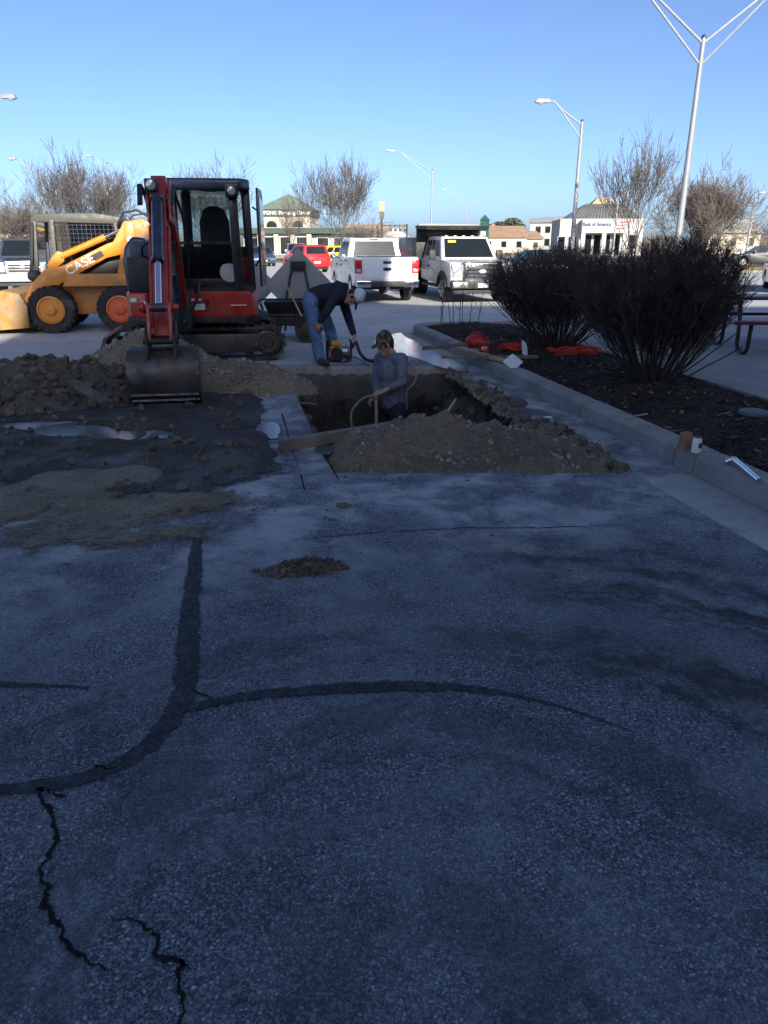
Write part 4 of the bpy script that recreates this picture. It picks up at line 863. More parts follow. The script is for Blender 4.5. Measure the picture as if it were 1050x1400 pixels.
# bucket: shell, two side plates, lip, ears
prof = [(2.52,.60),(2.70,.585),(2.84,.50),(2.89,.36),(2.86,.20),(2.78,.08),(2.66,.012)]
inn = [(2.53,.57),(2.69,.56),(2.82,.48),(2.865,.36),(2.835,.21),(2.76,.10),(2.65,.03)]
bw = .66; a = MB(); a.prism(prof+inn[::-1], bp(0,0,-bw/2), sdir, (0,0,1), side*bw); bk_ = a.build('bucket', M['steel_worn'], ex, smooth=True, ang=50)
for s in (-bw/2-.009, bw/2+.009): plate('bucket_side', prof+[(2.46,.08),(2.42,.4)], .018, M['steel_worn'], bk_, s, .003)
for dz in (.10,.165): a = MB(); k_ = 2.80+(dz-.1)*.75; a.bar(bp(k_+.022,dz,-bw/2), bp(k_+.022,dz,bw/2), .012, .02); a.build('wear_strip', M['alu'], bk_)
for s in (-.135,.135): plate('bucket_ear', [(2.46,.52),(2.50,.80),(2.62,.86),(2.82,.74),(2.86,.52)], .028, M['steel_dark'], bk_, s, .006)
for q in (0,1):
    d_, z_ = ((2.55,.70),(2.77,.68))[q]; a = MB(); a.tube([bp(d_,z_,-.17), bp(d_,z_,.17)], .032, 12); a.build('bucket_pin', M['steel_dark'], bk_)
for q in range(5): s = -bw/2+.07+q*(bw-.14)/4; a = MB(); a.hexa([bp(2.72,.055,s-.03),bp(2.72,.055,s+.03),bp(2.55,.02,s+.02),bp(2.55,.02,s-.02)],[bp(2.70,.09,s-.03),bp(2.70,.09,s+.03),bp(2.55,.035,s+.02),bp(2.55,.035,s-.02)]); a.build('tooth', M['steel_worn'], bk_, smooth=False)
# ================================================================== SKID STEER LOADER (faces -x)
SK = lot(-5.70, 15.2); sk = thing('skid_steer', 'yellow skid steer loader with grey caged cab and raised lift arm', 'loader', (SK.x-.06, SK.y-.03, 0), 0)
def tyre_mesh(r, wd, hub, n=20, lug=True, face=-1):
    m_ = MB(); m_.lathe([(hub,-wd/2+.02),(hub+.03,-wd/2),(r*.86,-wd/2),(r*.96,-wd/2+.03),(r*.97,wd/2-.03),(r*.86,wd/2),(hub+.03,wd/2),(hub,wd/2-.02)], (0,0,0), (0,1,0), 36, False)
    return m_
def lug_wheel(parent, x, y, rim_m, s):
    r, wd = .43, .31
    m_ = tyre_mesh(r, wd, .235); w_ = m_.build('wheel', M['rubber'], parent); w_.location = (x, y, r-.005)
    for q in range(22):
        for h in (-1, 1):
            a = 2*math.pi*(q + (.5 if h > 0 else 0))/22; d = Vector((math.cos(a),0,math.sin(a))); tg = Vector((-d.z,0,d.x))
            b = MB(); b.hexa([d*(r*.93)+Vector((0,h*.01,0))-tg*.03, d*(r*.93)+Vector((0,h*.01,0))+tg*.01, d*(r*.90)+Vector((0,h*wd*.52,0))+tg*.05, d*(r*.90)+Vector((0,h*wd*.52,0))-tg*.0],
                             [d*(r*1.02)+Vector((0,h*.01,0))-tg*.025, d*(r*1.02)+Vector((0,h*.01,0))+tg*.005, d*(r*.985)+Vector((0,h*wd*.52,0))+tg*.045, d*(r*.985)+Vector((0,h*wd*.52,0))+tg*.005])
            b.build('tread_lug', M['rubber'], w_, fix=False, smooth=False)
    b = MB(); b.lathe([(.245,.0),(.25,.02),(.22,.03),(.20,-.04),(.13,-.05),(.12,.0),(.085,.02),(.08,.045),(0,.05)], (0,s*(wd/2-.01),0), (0,s,0), 28); ri = b.build('rim', rim_m, w_)
    for q in range(8): a = 2*math.pi*q/8; b = MB(); b.lathe([(.014,0),(.014,.03),(0,.03)], (math.cos(a)*.155, s*(wd/2-.06), math.sin(a)*.155), (0,s,0), 6); b.build('lug_nut', M['steel_dark'], ri)
for x, rm in ((-.61,M['case_yellow']),(.62,M['orange_red'])):
    for s in (-1,1): lug_wheel(sk, x, s*.72, rm, s)
m_ = MB(); m_.prism([(-.85,.32),(1.15,.30),(1.25,.5),(1.2,1.0),(-.55,1.0),(-.85,.75)], (0,-.52,0), (1,0,0), (0,0,1), (0,1.04,0)); ch = m_.build('chassis', M['case_orange'], sk, bevel=.02)
for s in (-1,1): a = MB(); a.prism([(-.35,.84),(1.15,.84),(1.22,.98),(1.18,1.06),(-.25,1.06)], (0,s*.53-.0,0), (1,0,0), (0,0,1), (0,s*.32,0)); a.build('fender', M['case_orange'], sk, bevel=.015)
for s in (-1,1):
    m_ = MB(); m_.prism([(.62,1.0),(1.35,.95),(1.42,1.3),(1.36,1.92),(1.18,2.02),(.92,1.98),(.82,1.7)], (0,s*.60,0), (1,0,0), (0,0,1), (0,s*.24,0)); m_.build('rear_tower', M['case_orange'], sk, bevel=.03)
m_ = MB(); m_.prism([(.55,.95),(1.4,.6),(1.48,1.0),(1.42,1.5),(.75,1.62)], (0,-.58,0), (1,0,0), (0,0,1), (0,1.16,0)); m_.build('engine_cover', M['case_orange'], sk, bevel=.04)
m_ = MB(); m_.prism([(-.20,1.02),(.60,1.02),(.74,1.38),(.30,1.36)], (0,-.575,0), (1,0,0), (0,0,1), (0,.04,0)); m_.build('side_plate', M['decal_black'], sk, bevel=.01)
for s in (-1, 1):
    y = s*.46
    def cbar(p, q, w_=.07, h_=.07, nm='cab_post'): a = MB(); a.bar((p[0],y,p[1]), (q[0],y,q[1]), w_, h_, up=(0,1,0)); return a.build(nm, M['cab_grey'], sk, bevel=.01)
    cbar((-.86,1.0),(-.76,2.04),.08); cbar((-.50,1.0),(-.46,2.0),.08,.12); cbar((.72,1.05),(.66,1.95),.08,.1); cbar((-.5,1.10),(.72,1.10),.07,.08)
    # woven guard: one wire per bar
    for q in range(14):
        x = -.42 + q*.078; a = MB(); a.tube([(x,y,1.1),(x,y,1.96)], .006, 4); a.build('guard_wire', M['steel_dark'], sk, fix=False)
    for q in range(11):
        z = 1.16+q*.075; a = MB(); a.tube([(-.46,y+.008,z),(.68,y+.008,z)], .006, 4); a.build('guard_wire', M['steel_dark'], sk, fix=False)
m_ = MB(); m_.prism([(-.80,1.96),(-.76,2.10),(.30,2.12),(.72,2.06),(.95,1.86),(.9,1.80),(.70,1.93)], (0,-.5,0), (1,0,0), (0,0,1), (0,1.0,0)); m_.build('cab_roof', M['cab_grey'], sk, bevel=.02)
for s in (-1,1): m_ = MB(); m_.add([(-.46,s*.44,1.1),(.70,s*.44,1.1),(.66,s*.44,1.96),(-.44,s*.44,1.96)], [(0,1,2,3)]); m_.build('side_glass', M['glass_tint'], sk, smooth=False)  # tinted panes added inside the guards to imitate a shaded cab interior
m_ = MB(); m_.b2(.6,.66,-.42,.42,1.1,1.5); m_.build('cab_back', M['cab_grey'], sk)
m_ = MB(); m_.add([(-.84,-.42,1.05),(-.84,.42,1.05),(-.755,.42,1.98),(-.755,-.42,1.98)], [(0,1,2,3)]); m_.build('door_glass', M['glass_clear'], sk, smooth=False)
m_ = MB(); m_.b2(.0,.4,-.25,.25,1.0,1.2); st = m_.build('seat', M['plastic'], sk, bevel=.03)
m_ = MB(); m_.b2(.36,.48,-.25,.25,1.18,1.75); m_.build('backrest', M['plastic'], st, bevel=.03)
m_ = MB(); m_.tube([(-.80,-.5,1.95),(-.86,-.54,1.5),(-.90,-.56,1.2),(-.95,-.5,1.0)], .035, 8); m_.build('door_frame', M['plastic'], sk)
m_ = MB(); m_.ball((-.86,-.60,1.02), .12, 12, 8, (1.2,.8,.9)); m_.build('headlamp', M['plastic'], sk)
for s in (-1,1):
    y = s*.72; dn = Vector((0,s*.13,0))
    a = MB(); a.prism([(1.08,1.98),(.86,1.98),(.62,1.62),(.50,1.58),(-.32,1.20),(-.62,1.14),(-.60,.86),(-.44,.86),(.48,1.34),(.86,1.42),(1.12,1.78)], (0,y-s*.065,0), (1,0,0), (0,0,1), dn); la = a.build('lift_arm', M['case_yellow'], sk, bevel=.015)
    a = MB(); a.prism([(-.30,1.18),(-.62,1.16),(-.92,.88),(-1.10,.55),(-1.06,.36),(-.92,.34),(-.80,.55),(-.62,.84),(-.36,.90)], (0,y-s*.055,0), (1,0,0), (0,0,1), dn*.85); a.build('arm_knee', M['case_yellow'], la, bevel=.015)
    a = MB(); a.tube([(-.34,y,1.36),(.48,y,1.70)], .058, 14); cy_ = a.build('lift_cylinder', M['case_yellow'], sk)
    a = MB(); a.tube([(.48,y,1.70),(.80,y,1.84)], .03, 12); a.build('rod', M['chrome'], cy_)
    a = MB(); a.prism([(-.52,1.1),(-.28,1.28),(-.26,1.42),(-.38,1.46),(-.50,1.34),(-.60,1.2)], (0,y-s*.05,0), (1,0,0), (0,0,1), dn*.7); a.build('bracket', M['case_yellow'], cy_, bevel=.012)
    a = MB(); a.prism([(.84,1.36),(1.02,1.4),(1.06,1.7),(1.02,1.95),(.9,1.98),(.82,1.75)], (0,s*.86,0), (1,0,0), (0,0,1), (0,s*.05,0)); li = a.build('rear_link', M['case_yellow'], sk, bevel=.02)
    a = MB(); a.lathe([(.06,0),(.06,.02),(0,.02)], (.95,s*.91,1.66), (0,s,0), 14); a.build('pivot_pin', M['decal_white'], li)
    a = MB(); a.bar((-.80,s*.60,.66),(-.35,s*.60,.92),.08,.09); a.build('tilt_cylinder', M['case_yellow'], sk, bevel=.01)
    a = MB(); a.tube([(.7,s*.62,1.9),(.85,s*.7,2.12),(1.1,s*.8,2.16),(1.3,s*.78,2.05)], .02, 8); a.build('hose', M['hose_black'], sk)
ad = Vector((.82,0,.40)).normalized(); av = Vector((-ad.z,0,ad.x))
lettering('CASE', M['decal_white'], sk, Vector((-.01,-.79,1.215)), ad, av, .21, .008, sx=1.15)
a = MB(); a.prism([(.24,-.06),(.46,-.06),(.46,.05),(.24,.05)], Vector((-.0,-.787,1.225)), ad, av, (0,.006,0)); a.build('decal', M['decal_black'], sk, smooth=False)
bpz = [(-1.02,.12),(-1.92,.06),(-1.95,.09),(-1.35,.15),(-1.16,.24),(-1.10,.42),(-1.14,.66),(-1.40,.76),(-1.40,.79),(-1.10,.72),(-1.0,.5)]
a = MB(); a.prism(bpz, (0,-.92,0), (1,0,0), (0,0,1), (0,1.84,0)); bb = a.build('bucket', M['bucket_yellow'], sk, bevel=.006)
for s in (-1,1): a = MB(); a.prism([(-1.02,.12),(-1.92,.06),(-1.62,.40),(-1.42,.78),(-1.10,.72),(-1.0,.5)], (0,s*.92,0), (1,0,0), (0,0,1), (0,s*.02,0)); a.build('bucket_side', M['bucket_yellow'], bb, bevel=.004)
a = MB(); a.b2(-1.08,-.92,-.6,.6,.25,.62); a.build('coupler', M['case_orange'], sk, bevel=.02)
# ================================================================== ROAD VEHICLES (own frame: front = +y, ground z = 0)
def arch(yc, r, z0, n=9):
    "wheel arch along the sill, walking towards +y"
    h = math.sqrt(max(r*r-(z0-.36)**2, .01))
    t0 = math.atan2(z0-.36, -h); t1 = math.atan2(z0-.36, h)
    if t0 < 0: t0 += 2*math.pi
    return [(yc + r*math.cos(t0+(t1-t0)*i/n), .36 + r*math.sin(t0+(t1-t0)*i/n)) for i in range(n+1)]
def wheel(parent, y, x, r, wd, style='alloy'):
    s = 1 if x > 0 else -1
    m_ = MB(); m_.lathe([(r*.62,-wd/2+.02),(r*.66,-wd/2),(r*.92,-wd/2),(r,-wd/2+.035),(r,wd/2-.035),(r*.92,wd/2),(r*.66,wd/2),(r*.62,wd/2-.02)], (0,0,0), (1,0,0), 30, False)
    w_ = m_.build('wheel', M['rubber_clean'], parent); w_.location = (x, y, r)
    b = MB()
    if style == 'alloy': b.lathe([(r*.64,.0),(r*.64,-.015),(r*.55,-.03),(r*.5,-.07),(r*.2,-.03),(r*.15,.0),(0,.005)], (s*wd/2,0,0), (s,0,0), 26)
    else: b.lathe([(r*.64,.0),(r*.62,-.02),(r*.5,-.03),(r*.36,-.03),(r*.34,.06),(r*.18,.10),(0,.11)], (s*wd/2,0,0), (s,0,0), 26)
    ri = b.build('rim', M['alu'], w_)
    if style == 'alloy':
        for k in range(6):
            a = 2*math.pi*k/6; b = MB(); b.lathe([(r*.11,0),(r*.11,.012),(0,.012)], (s*(wd/2-.055), math.cos(a)*r*.4, math.sin(a)*r*.4), (s,0,0), 8); b.build('vent', M['plastic'], ri)
    else:
        for k in range(8):
            a = 2*math.pi*k/8; b = MB(); b.lathe([(r*.05,0),(r*.05,.03),(0,.03)], (s*(wd/2-.03), math.cos(a)*r*.44, math.sin(a)*r*.44), (s,0,0), 6); b.build('lug_nut', M['steel_dark'], ri)
    return w_
def greenhouse(parent, m, yb, yt, zb, zt, wb, wt, name='cab', splits=(.5,), sides=True, pil=.06, front=True):
    y0b, y1b = yb; y0t, y1t = yt                       # 0 = rear, 1 = front
    B = [Vector((-wb/2,y0b,zb)),Vector((wb/2,y0b,zb)),Vector((wb/2,y1b,zb)),Vector((-wb/2,y1b,zb))]
    T = [Vector((-wt/2,y0t,zt)),Vector((wt/2,y0t,zt)),Vector((wt/2,y1t,zt)),Vector((-wt/2,y1t,zt))]
    a = MB(); a.hexa(B, T); cab = a.build(name, m, parent, bevel=.05, seg=3)
    def pane(nm, p00, p10, p11, p01, u0, u1, v0, v1):
        f = lambda u, v: (p00.lerp(p10,u)).lerp(p01.lerp(p11,u), v)
        q = [f(u0,v0),f(u1,v0),f(u1,v1),f(u0,v1)]; n = (q[1]-q[0]).cross(q[3]-q[0]).normalized()
        c = sum(q, Vector())/4; mid = (B[0]+B[2]+T[0]+T[2])/4
        if n.dot(c-mid) < 0: n = -n
        g = MB(); g.hexa([p-n*.02 for p in q], [p+n*.005 for p in q]); return g.build(nm, M['glass_dark'], cab, smooth=False)
    pane('rear_window', B[0],B[1],T[1],T[0], .10,.90,.18,.86)
    if front: pane('windscreen', B[3],B[2],T[2],T[3], .06,.94,.10,.90)
    for s_ in (0, 1):
        b0,b1,t0,t1 = (B[1],B[2],T[1],T[2]) if s_ else (B[0],B[3],T[0],T[3])
        e = [.06]+list(splits)+[.93]
        for u0,u1 in zip(e, e[1:]): pane('side_window', b0,b1,t1,t0, u0+.02, u1-.02, .14, .84)
    return cab
def body_prism(parent, m, outline, wd, name='body', bevel=.04):
    a = MB(); a.prism(outline, (-wd/2,0,0), (0,1,0), (0,0,1), (wd,0,0)); return a.build(name, m, parent, bevel=bevel, seg=2)
def bx(name, m, parent, x0,x1,y0,y1,z0,z1, bevel=.01): a = MB(); a.b2(x0,x1,y0,y1,z0,z1); return a.build(name, m, parent, bevel=bevel)
def car(name, label, cat, loc, rz, m, L=4.6, W=1.8, H=1.45, hood=.72, belt=.92, suv=False, group=None, r=.32):
    t_ = thing(name, label, cat, loc, rz, group); t_.scale = (.92,.92,.92)
    f, b = L/2, -L/2; fa, ra = f-.85, b+.85
    o = [(b+.05,.35),(b,.6),(b+.03,belt-.02),(b+.15,belt+.03)] + ([(b+.9,belt+.02)] if not suv else []) + [(f-1.35,belt+.03),(f-.4,hood+.08),(f-.08,hood-.02),(f,.5),(f-.08,.24)]
    o += arch(fa, r+.07, .26)[::-1] + arch(ra, r+.07, .26)[::-1]
    o = o[::-1]
    bd = body_prism(t_, m, o, W, bevel=.06)
    bx('underbody', M['plastic'], t_, -W/2+.12, W/2-.12, b+.2, f-.2, .2, .62)
    greenhouse(t_, m, (b+.12 if suv else b+.75, f-1.25), (b+.35 if suv else b+1.45, f-2.05), belt, H, W-.08, W-.42, splits=(.38,.68) if suv else (.52,))
    for y in (fa, ra):
        for s in (-1,1): wheel(t_, y, s*(W/2-.11), r, .2)
    for s in (-1,1):
        a = MB(); a.hexa([(s*(W/2-.42),f-.06,hood-.18),(s*(W/2-.06),f-.22,hood-.18),(s*(W/2-.04),f-.35,hood-.18),(s*(W/2-.42),f-.3,hood-.18)],[(s*(W/2-.42),f-.08,hood-.03),(s*(W/2-.06),f-.26,hood),(s*(W/2-.04),f-.4,hood),(s*(W/2-.42),f-.3,hood-.03)]); a.build('headlight', M['glass_lamp'], t_, bevel=.01)
        bx('taillight', M['tail_red'], t_, s*(W/2-.34), s*(W/2-.02), b-.012, b+.1, belt-.24, belt-.06, .015)
        bx('mirror', m, t_, s*(W/2-.02), s*(W/2+.14), f-1.62, f-1.5, belt+.02, belt+.16, .03)
    bx('grille', M['plastic'], t_, -.45, .45, f-.06, f+.012, .46, .60, .01); bx('air_intake', M['plastic'], t_, -.55, .55, f-.1, f-.002, .27, .38, .01)
    bx('number_plate', M['plate'], t_, -.2, .2, f+.0, f+.03, .38, .48, .004); bx('number_plate', M['plate'], t_, -.2, .2, b-.02, b+.02, .55, .67, .004)
    return t_
def truck_front(t_, m, f, W, chrome, zt=1.22, work=False):
    gr = bx('grille', chrome, t_, -.56, .56, f-.12, f+.025, .74, zt-.04, .02)
    for k in range(3):
        z = .80 + k*(zt-.92)/3; bx('grille_slot', M['plastic'], gr, -.48, .48, f+.0, f+.032, z, z+.075, .004)
    a = MB(); a.lathe([(1,0),(1,.02),(0,.025)], (0,0,0), (0,1,0), 20); a.v = [(x*.11, f+.03+y, .98+z*.05) for x,y,z in a.v]; a.build('emblem', chrome if not work else M['decal_white'], gr)
    for s in (-1,1):
        bx('headlight', M['glass_lamp'], t_, s*.60, s*(W/2-.03), f-.25, f+.012, .80, zt-.08, .03)
        bx('mirror', M['plastic'] if work else chrome, t_, s*(W/2+.03), s*(W/2+.24), f-1.86, f-1.74, 1.28, 1.60 if work else 1.50, .03); bx('mirror_arm', M['plastic'], t_, s*(W/2-.1), s*(W/2+.05), f-1.84, f-1.78, 1.30, 1.35, .005)
    bu = bx('bumper', chrome if not work else M['plastic'], t_, -W/2+.01, W/2-.01, f-.1, f+.14, .46, .72, .04)
    if work:
        bx('bumper_panel', M['alu'], bu, -W/2+.05, -.5, f+.10, f+.155, .50, .66, .01); bx('bumper_panel', M['alu'], bu, .5, W/2-.05, f+.10, f+.155, .50, .66, .01)
    else:
        for s in (-1,1): a = MB(); a.lathe([(.07,0),(.07,.012),(0,.015)], (s*.75, f+.13, .56), (0,1,0), 16); a.build('fog_light', M['glass_lamp'], bu)
    bx('number_plate', M['plate'], t_, -.17, .17, f+.13, f+.165, .50, .62, .004)
    bx('air_dam', M['plastic'], t_, -W/2+.12, W/2-.12, f-.3, f-.02, .30, .46, .02)
def pickup(name, label, loc, rz, m, chrome, W=2.03, L=6.2):
    t_ = thing(name, label, 'pickup', loc, rz); t_.scale = (.88,.88,.88); f, b = L/2, -L/2; fa, ra = f-.98, b+1.22; r = .40
    o = [(b+.02,.66),(b,1.0),(b+.01,1.40),(-.95,1.40),(-.93,1.30),(f-1.45,1.30),(f-.9,1.27),(f-.12,1.18),(f-.02,1.0),(f,.7),(f-.05,.50)]
    o += arch(fa, .50, .5)[::-1] + arch(ra, .50, .5)[::-1] + [(b+.4,.52)]
    bd = body_prism(t_, m, o[::-1], W, bevel=.05)
    bx('underbody', M['plastic'], t_, -W/2+.3, W/2-.3, b+.2, f-.3, .42, .9)
    bx('bed_liner', M['plastic'], t_, -W/2+.1, W/2-.1, b+.1, -1.02, 1.30, 1.403, .005)
    cab = greenhouse(t_, m, (-.92,f-1.35), (-.78,f-2.05), 1.28, 1.97, W-.12, W-.45, splits=(.45,))
    bx('brake_light', M['tail_red'], cab, -.14, .14, -.83, -.76, 1.91, 1.95, .004)
    for y in (fa, ra):
        for s in (-1,1): wheel(t_, y, s*(W/2-.14), r, .27)
    tg = bx('tailgate', m, t_, -.76, .76, b-.025, b+.1, .72, 1.395, .02)
    bx('tailgate_handle', M['plastic'], tg, -.13, .13, b-.036, b-.0, 1.20, 1.28, .01)
    a = MB(); a.lathe([(1,0),(1,.012),(0,.014)], (0,0,0), (0,-1,0), 20); a.v = [(x*.14, b-.026+y, 1.04+z*.055) for x,y,z in a.v]; a.build('emblem', M['blue_dark'], tg)
    for s in (-1,1):
        tl = bx('taillight', M['tail_red'], t_, s*.80, s*(W/2+.008), b-.022, b+.12, .92, 1.32, .02); bx('reverse_lamp', M['glass_lamp'], tl, s*.84, s*(W/2-.03), b-.028, b, .96, 1.04, .004)
        for y in (f-2.75, f-1.75): bx('door_handle', M['plastic'], t_, s*(W/2-.0), s*(W/2+.03), y-.32, y-.15, 1.08, 1.12, .004)
        for y in (-.93, .05, f-1.62): bx('door_seam', M['plastic'], t_, s*(W/2-.01), s*(W/2+.002), y-.006, y+.006, .58, 1.28, 0)
        bx('arch_trim', m, t_, s*(W/2-.03), s*(W/2+.018), b+.02, b+.65, .62, .70, .008)
    rb_ = bx('rear_bumper', M['plastic'], t_, -.55, .55, b-.16, b+.05, .52, .68, .02)
    for s in (-1,1): bx('bumper_end', M['chrome'], rb_, s*.52, s*(W/2-.02), b-.15, b+.1, .50, .70, .03)
    bx('hitch', M['steel_dark'], t_, -.06, .06, b-.14, b+.2, .42, .50, .005)
    truck_front(t_, m, f, W, chrome); return t_
# white pickup seen from behind, nose away and slightly left
q = lot(.09, 21.5); pickup('pickup_truck', 'white crew pickup seen from behind with red tail lights', (q.x+.0, q.y+2.75, 0), 0, M['white_paint'], M['chrome'])
q = lot(-12.1, 25.0); pickup('pickup_truck', 'grey pickup with chrome grille parked behind the loader', (q.x, q.y+3.0, 0), 180+8, M['grey_paint'], M['car_silver'])
# dump truck, nose towards the works
q = lot(2.72, 21.4); dt = thing('dump_truck', 'white dump truck with black dump body and chrome grille', 'dump truck', (q.x, q.y+2.95, 0), 180); dt.scale = (.88,.88,.88)
W = 2.05; f = 3.3
o = [(-.6,.62),(-.62,1.32),(f-1.45,1.32),(f-.9,1.30),(f-.14,1.24),(f-.02,1.0),(f,.7),(f-.05,.5)] + arch(f-.98,.54,.5)[::-1]
body_prism(dt, M['white_dirty'], o[::-1], W, bevel=.06)
cab = greenhouse(dt, M['white_dirty'], (-.6,f-1.35), (-.45,f-2.05), 1.30, 2.02, W-.12, W-.45, splits=(.4,))
for k in range(5): bx('clearance_lamp', M['amber'], cab, -.6+k*.3-.05, -.6+k*.3+.05, f-2.2, f-2.1, 2.01, 2.05, .008)
truck_front(dt, M['white_dirty'], f, W, M['chrome'], 1.26, True)
gf = bx('grille_guard', M['plastic'], dt, -.64, .64, f-.08, f+.012, .72, 1.26, .02)
for s in (-1,1):
    a = MB(); oo = arch(f-.98,.62,.5); ii = arch(f-.98,.50,.5); a.prism(oo+ii[::-1], (s*(W/2-.04),0,0), (0,1,0), (0,0,1), (s*.10,0,0)); a.build('fender_flare', M['plastic'], dt, bevel=.012)
    wheel(dt, f-.98, s*(W/2-.12), .42, .26, 'dual')
    for o_ in (.16,.44): wheel(dt, -1.9, s*(W/2+.05-o_), .42, .24, 'steel')
    bx('running_board', M['steel_dark'], dt, s*(W/2-.25), s*(W/2-.02), -.5, 1.5, .42, .50, .01)
    bx('door_handle', M['plastic'], dt, s*(W/2-.0), s*(W/2+.03), .45, .62, 1.06, 1.11, .004)
    for y in (.35, f-1.62): bx('door_seam', M['plastic'], dt, s*(W/2-.01), s*(W/2+.002), y-.006, y+.006, .62, 1.28, 0)
bx('chassis_rail', M['steel_dark'], dt, -.45, .45, -3.6, f-.5, .5, .85, .01); bx('air_tank', M['steel_dark'], dt, -W/2+.05, -W/2+.4, -.4, .6, .38, .62, .08)
db = bx('dump_body', M['black_paint'], dt, -1.18, 1.18, -3.7, -.72, .95, 1.12, .01)
for s in (-1,1): bx('side_board', M['black_paint'], db, s*1.12, s*1.19, -3.7, -.72, 1.10, 2.0, .01)
bx('head_board', M['black_paint'], db, -1.18, 1.18, -.80, -.71, 1.0, 2.34, .01); bx('tail_board', M['black_paint'], db, -1.18, 1.18, -3.72, -3.64, 1.0, 2.0, .01)
a = MB(); a.hexa([(-1.2,-.85,2.30),(1.2,-.85,2.30),(1.1,.35,2.24),(-1.1,.35,2.24)],[(-1.2,-.85,2.40),(1.2,-.85,2.40),(1.15,.42,2.36),(-1.15,.42,2.36)]); a.build('cab_shield', M['steel_dark'], db, bevel=.02)
a = MB(); a.tube([(-1.1,-.8,2.42),(1.1,-.8,2.42)], .06, 10); a.build('tarp_roll', M['sign_back'], db)
bx('visor_card', M['car_yellow'], cab, .35, .62, f-1.90, f-1.86, 1.78, 1.90, .002)
# cars in the lot
q = lot(-9.1, 58); car('sedan', 'dark blue sedan facing the works in front of the shopping centre', 'car', (q.x,q.y,0), 180+4, M['car_blue'])
q = lot(-7.4, 66); car('suv', 'silver wagon half hidden beside the dark blue sedan', 'car', (q.x,q.y,0), 178, M['car_silver'], 4.7, 1.85, 1.7, .85, 1.0, True)
q = lot(-4.6, 46); car('hatchback', 'bright red hatchback parked just past the white pickup', 'car', (q.x,q.y,0), 14, M['car_red'], 4.3, 1.8, 1.62, .82, .98, True)
q = lot(-4.4, 60); car('compact_car', 'small bright yellow car under the round bare tree', 'car', (q.x,q.y,0), 60, M['car_yellow'], 4.0, 1.7, 1.5, .78, .92, True)
q = lot(5.2, 26.5); car('sedan', 'dark navy sedan parked side-on behind the twiggy shrubs', 'car', (q.x+.6,q.y,0), -90-YAW, M['blue_dark'], 4.9, 1.85, 1.5)
q = lot(14.6, 27.5); car('sedan', 'dark navy car with white number plate beyond the picnic table', 'car', (q.x,q.y,0), 180-30, M['blue_dark'], 4.7, 1.82, 1.45)
q = lot(26, 54); car('sedan', 'black sedan on the road beside the dry grass verge', 'car', (q.x,q.y,.06), 70, M['black_paint'], 4.6, 1.8, 1.45)
q = lot(30, 58); car('sedan', 'white sedan on the road past the black sedan', 'car', (q.x,q.y,.06), 80, M['white_paint'], 4.6, 1.8, 1.45)
# ================================================================== PEOPLE
def capsule(mb, p, q, r1, r2, n=12):
    p, q = Vector(p), Vector(q); d = q-p; L = max(d.length, 1e-4)
    prof = [(max(r1*math.sin(a), 1e-4), -r1*math.cos(a)) for a in (0.05,.45,.85,1.2)] + [(r1,0),(r2,L)] + [(max(r2*math.cos(a),1e-4), L+r2*math.sin(a)) for a in (.4,.8,1.15,1.5)]
    mb.lathe(prof, p, d, n)
def blobs(name, mb, m, parent, vox, sm=6, fac=.5):
    o = mb.build(name, m, None, smooth=False)
    r_ = o.modifiers.new('r', 'REMESH'); r_.mode = 'VOXEL'; r_.voxel_size = vox; r_.use_smooth_shade = True
    s_ = o.modifiers.new('s', 'SMOOTH'); s_.factor = fac; s_.iterations = sm
    me = realize(o); bpy.data.objects.remove(o); me.name = name; me.materials.clear(); me.materials.append(m)
    me.polygons.foreach_set('use_smooth', [True]*len(me.polygons)); n = bpy.data.objects.new(name, me); C.objects.link(n); n.parent = parent; return n
def hand(mb, wr, d, up, side, curl=.6, k=1.0):
    "palm + four fingers + thumb; d points along the hand, up = back of hand, side = towards the thumb"
    wr, d, up, side = Vector(wr), Vector(d).normalized(), Vector(up), Vector(side)
    side = (side - d*side.dot(d)).normalized(); up = side.cross(d).normalized()*(1 if side.cross(d).dot(up) > 0 else -1)
    for i, off in enumerate((.030,.010,-.010,-.030)):
        capsule(mb, wr+side*off*.5*k, wr+d*.085*k+side*off*k, .016*k, .0125*k, 8)
        L = (.040,.045,.042,.033)[i]*k; a = wr+d*.088*k+side*off*1.05*k
        d1 = (d*math.cos(curl*.6) - up*math.sin(curl*.6)); b = a + d1*L; d2 = (d*math.cos(curl*1.6) - up*math.sin(curl*1.6)); c = b + d2*L*.75; d3 = (d*math.cos(curl*2.3) - up*math.sin(curl*2.3))
        capsule(mb, a, b, .0098*k, .009*k, 8); capsule(mb, b, c, .009*k, .0083*k, 8); capsule(mb, c, c+d3*L*.5, .0083*k, .007*k, 8)
    a = wr+d*.02*k+side*.03*k; b = a + (side*.75+d*.6-up*.25).normalized()*.045*k; c = b + (d*.8+side*.2-up*.5).normalized()*.035*k
    capsule(mb, a, b, .014*k, .011*k, 8); capsule(mb, b, c, .0105*k, .008*k, 8)
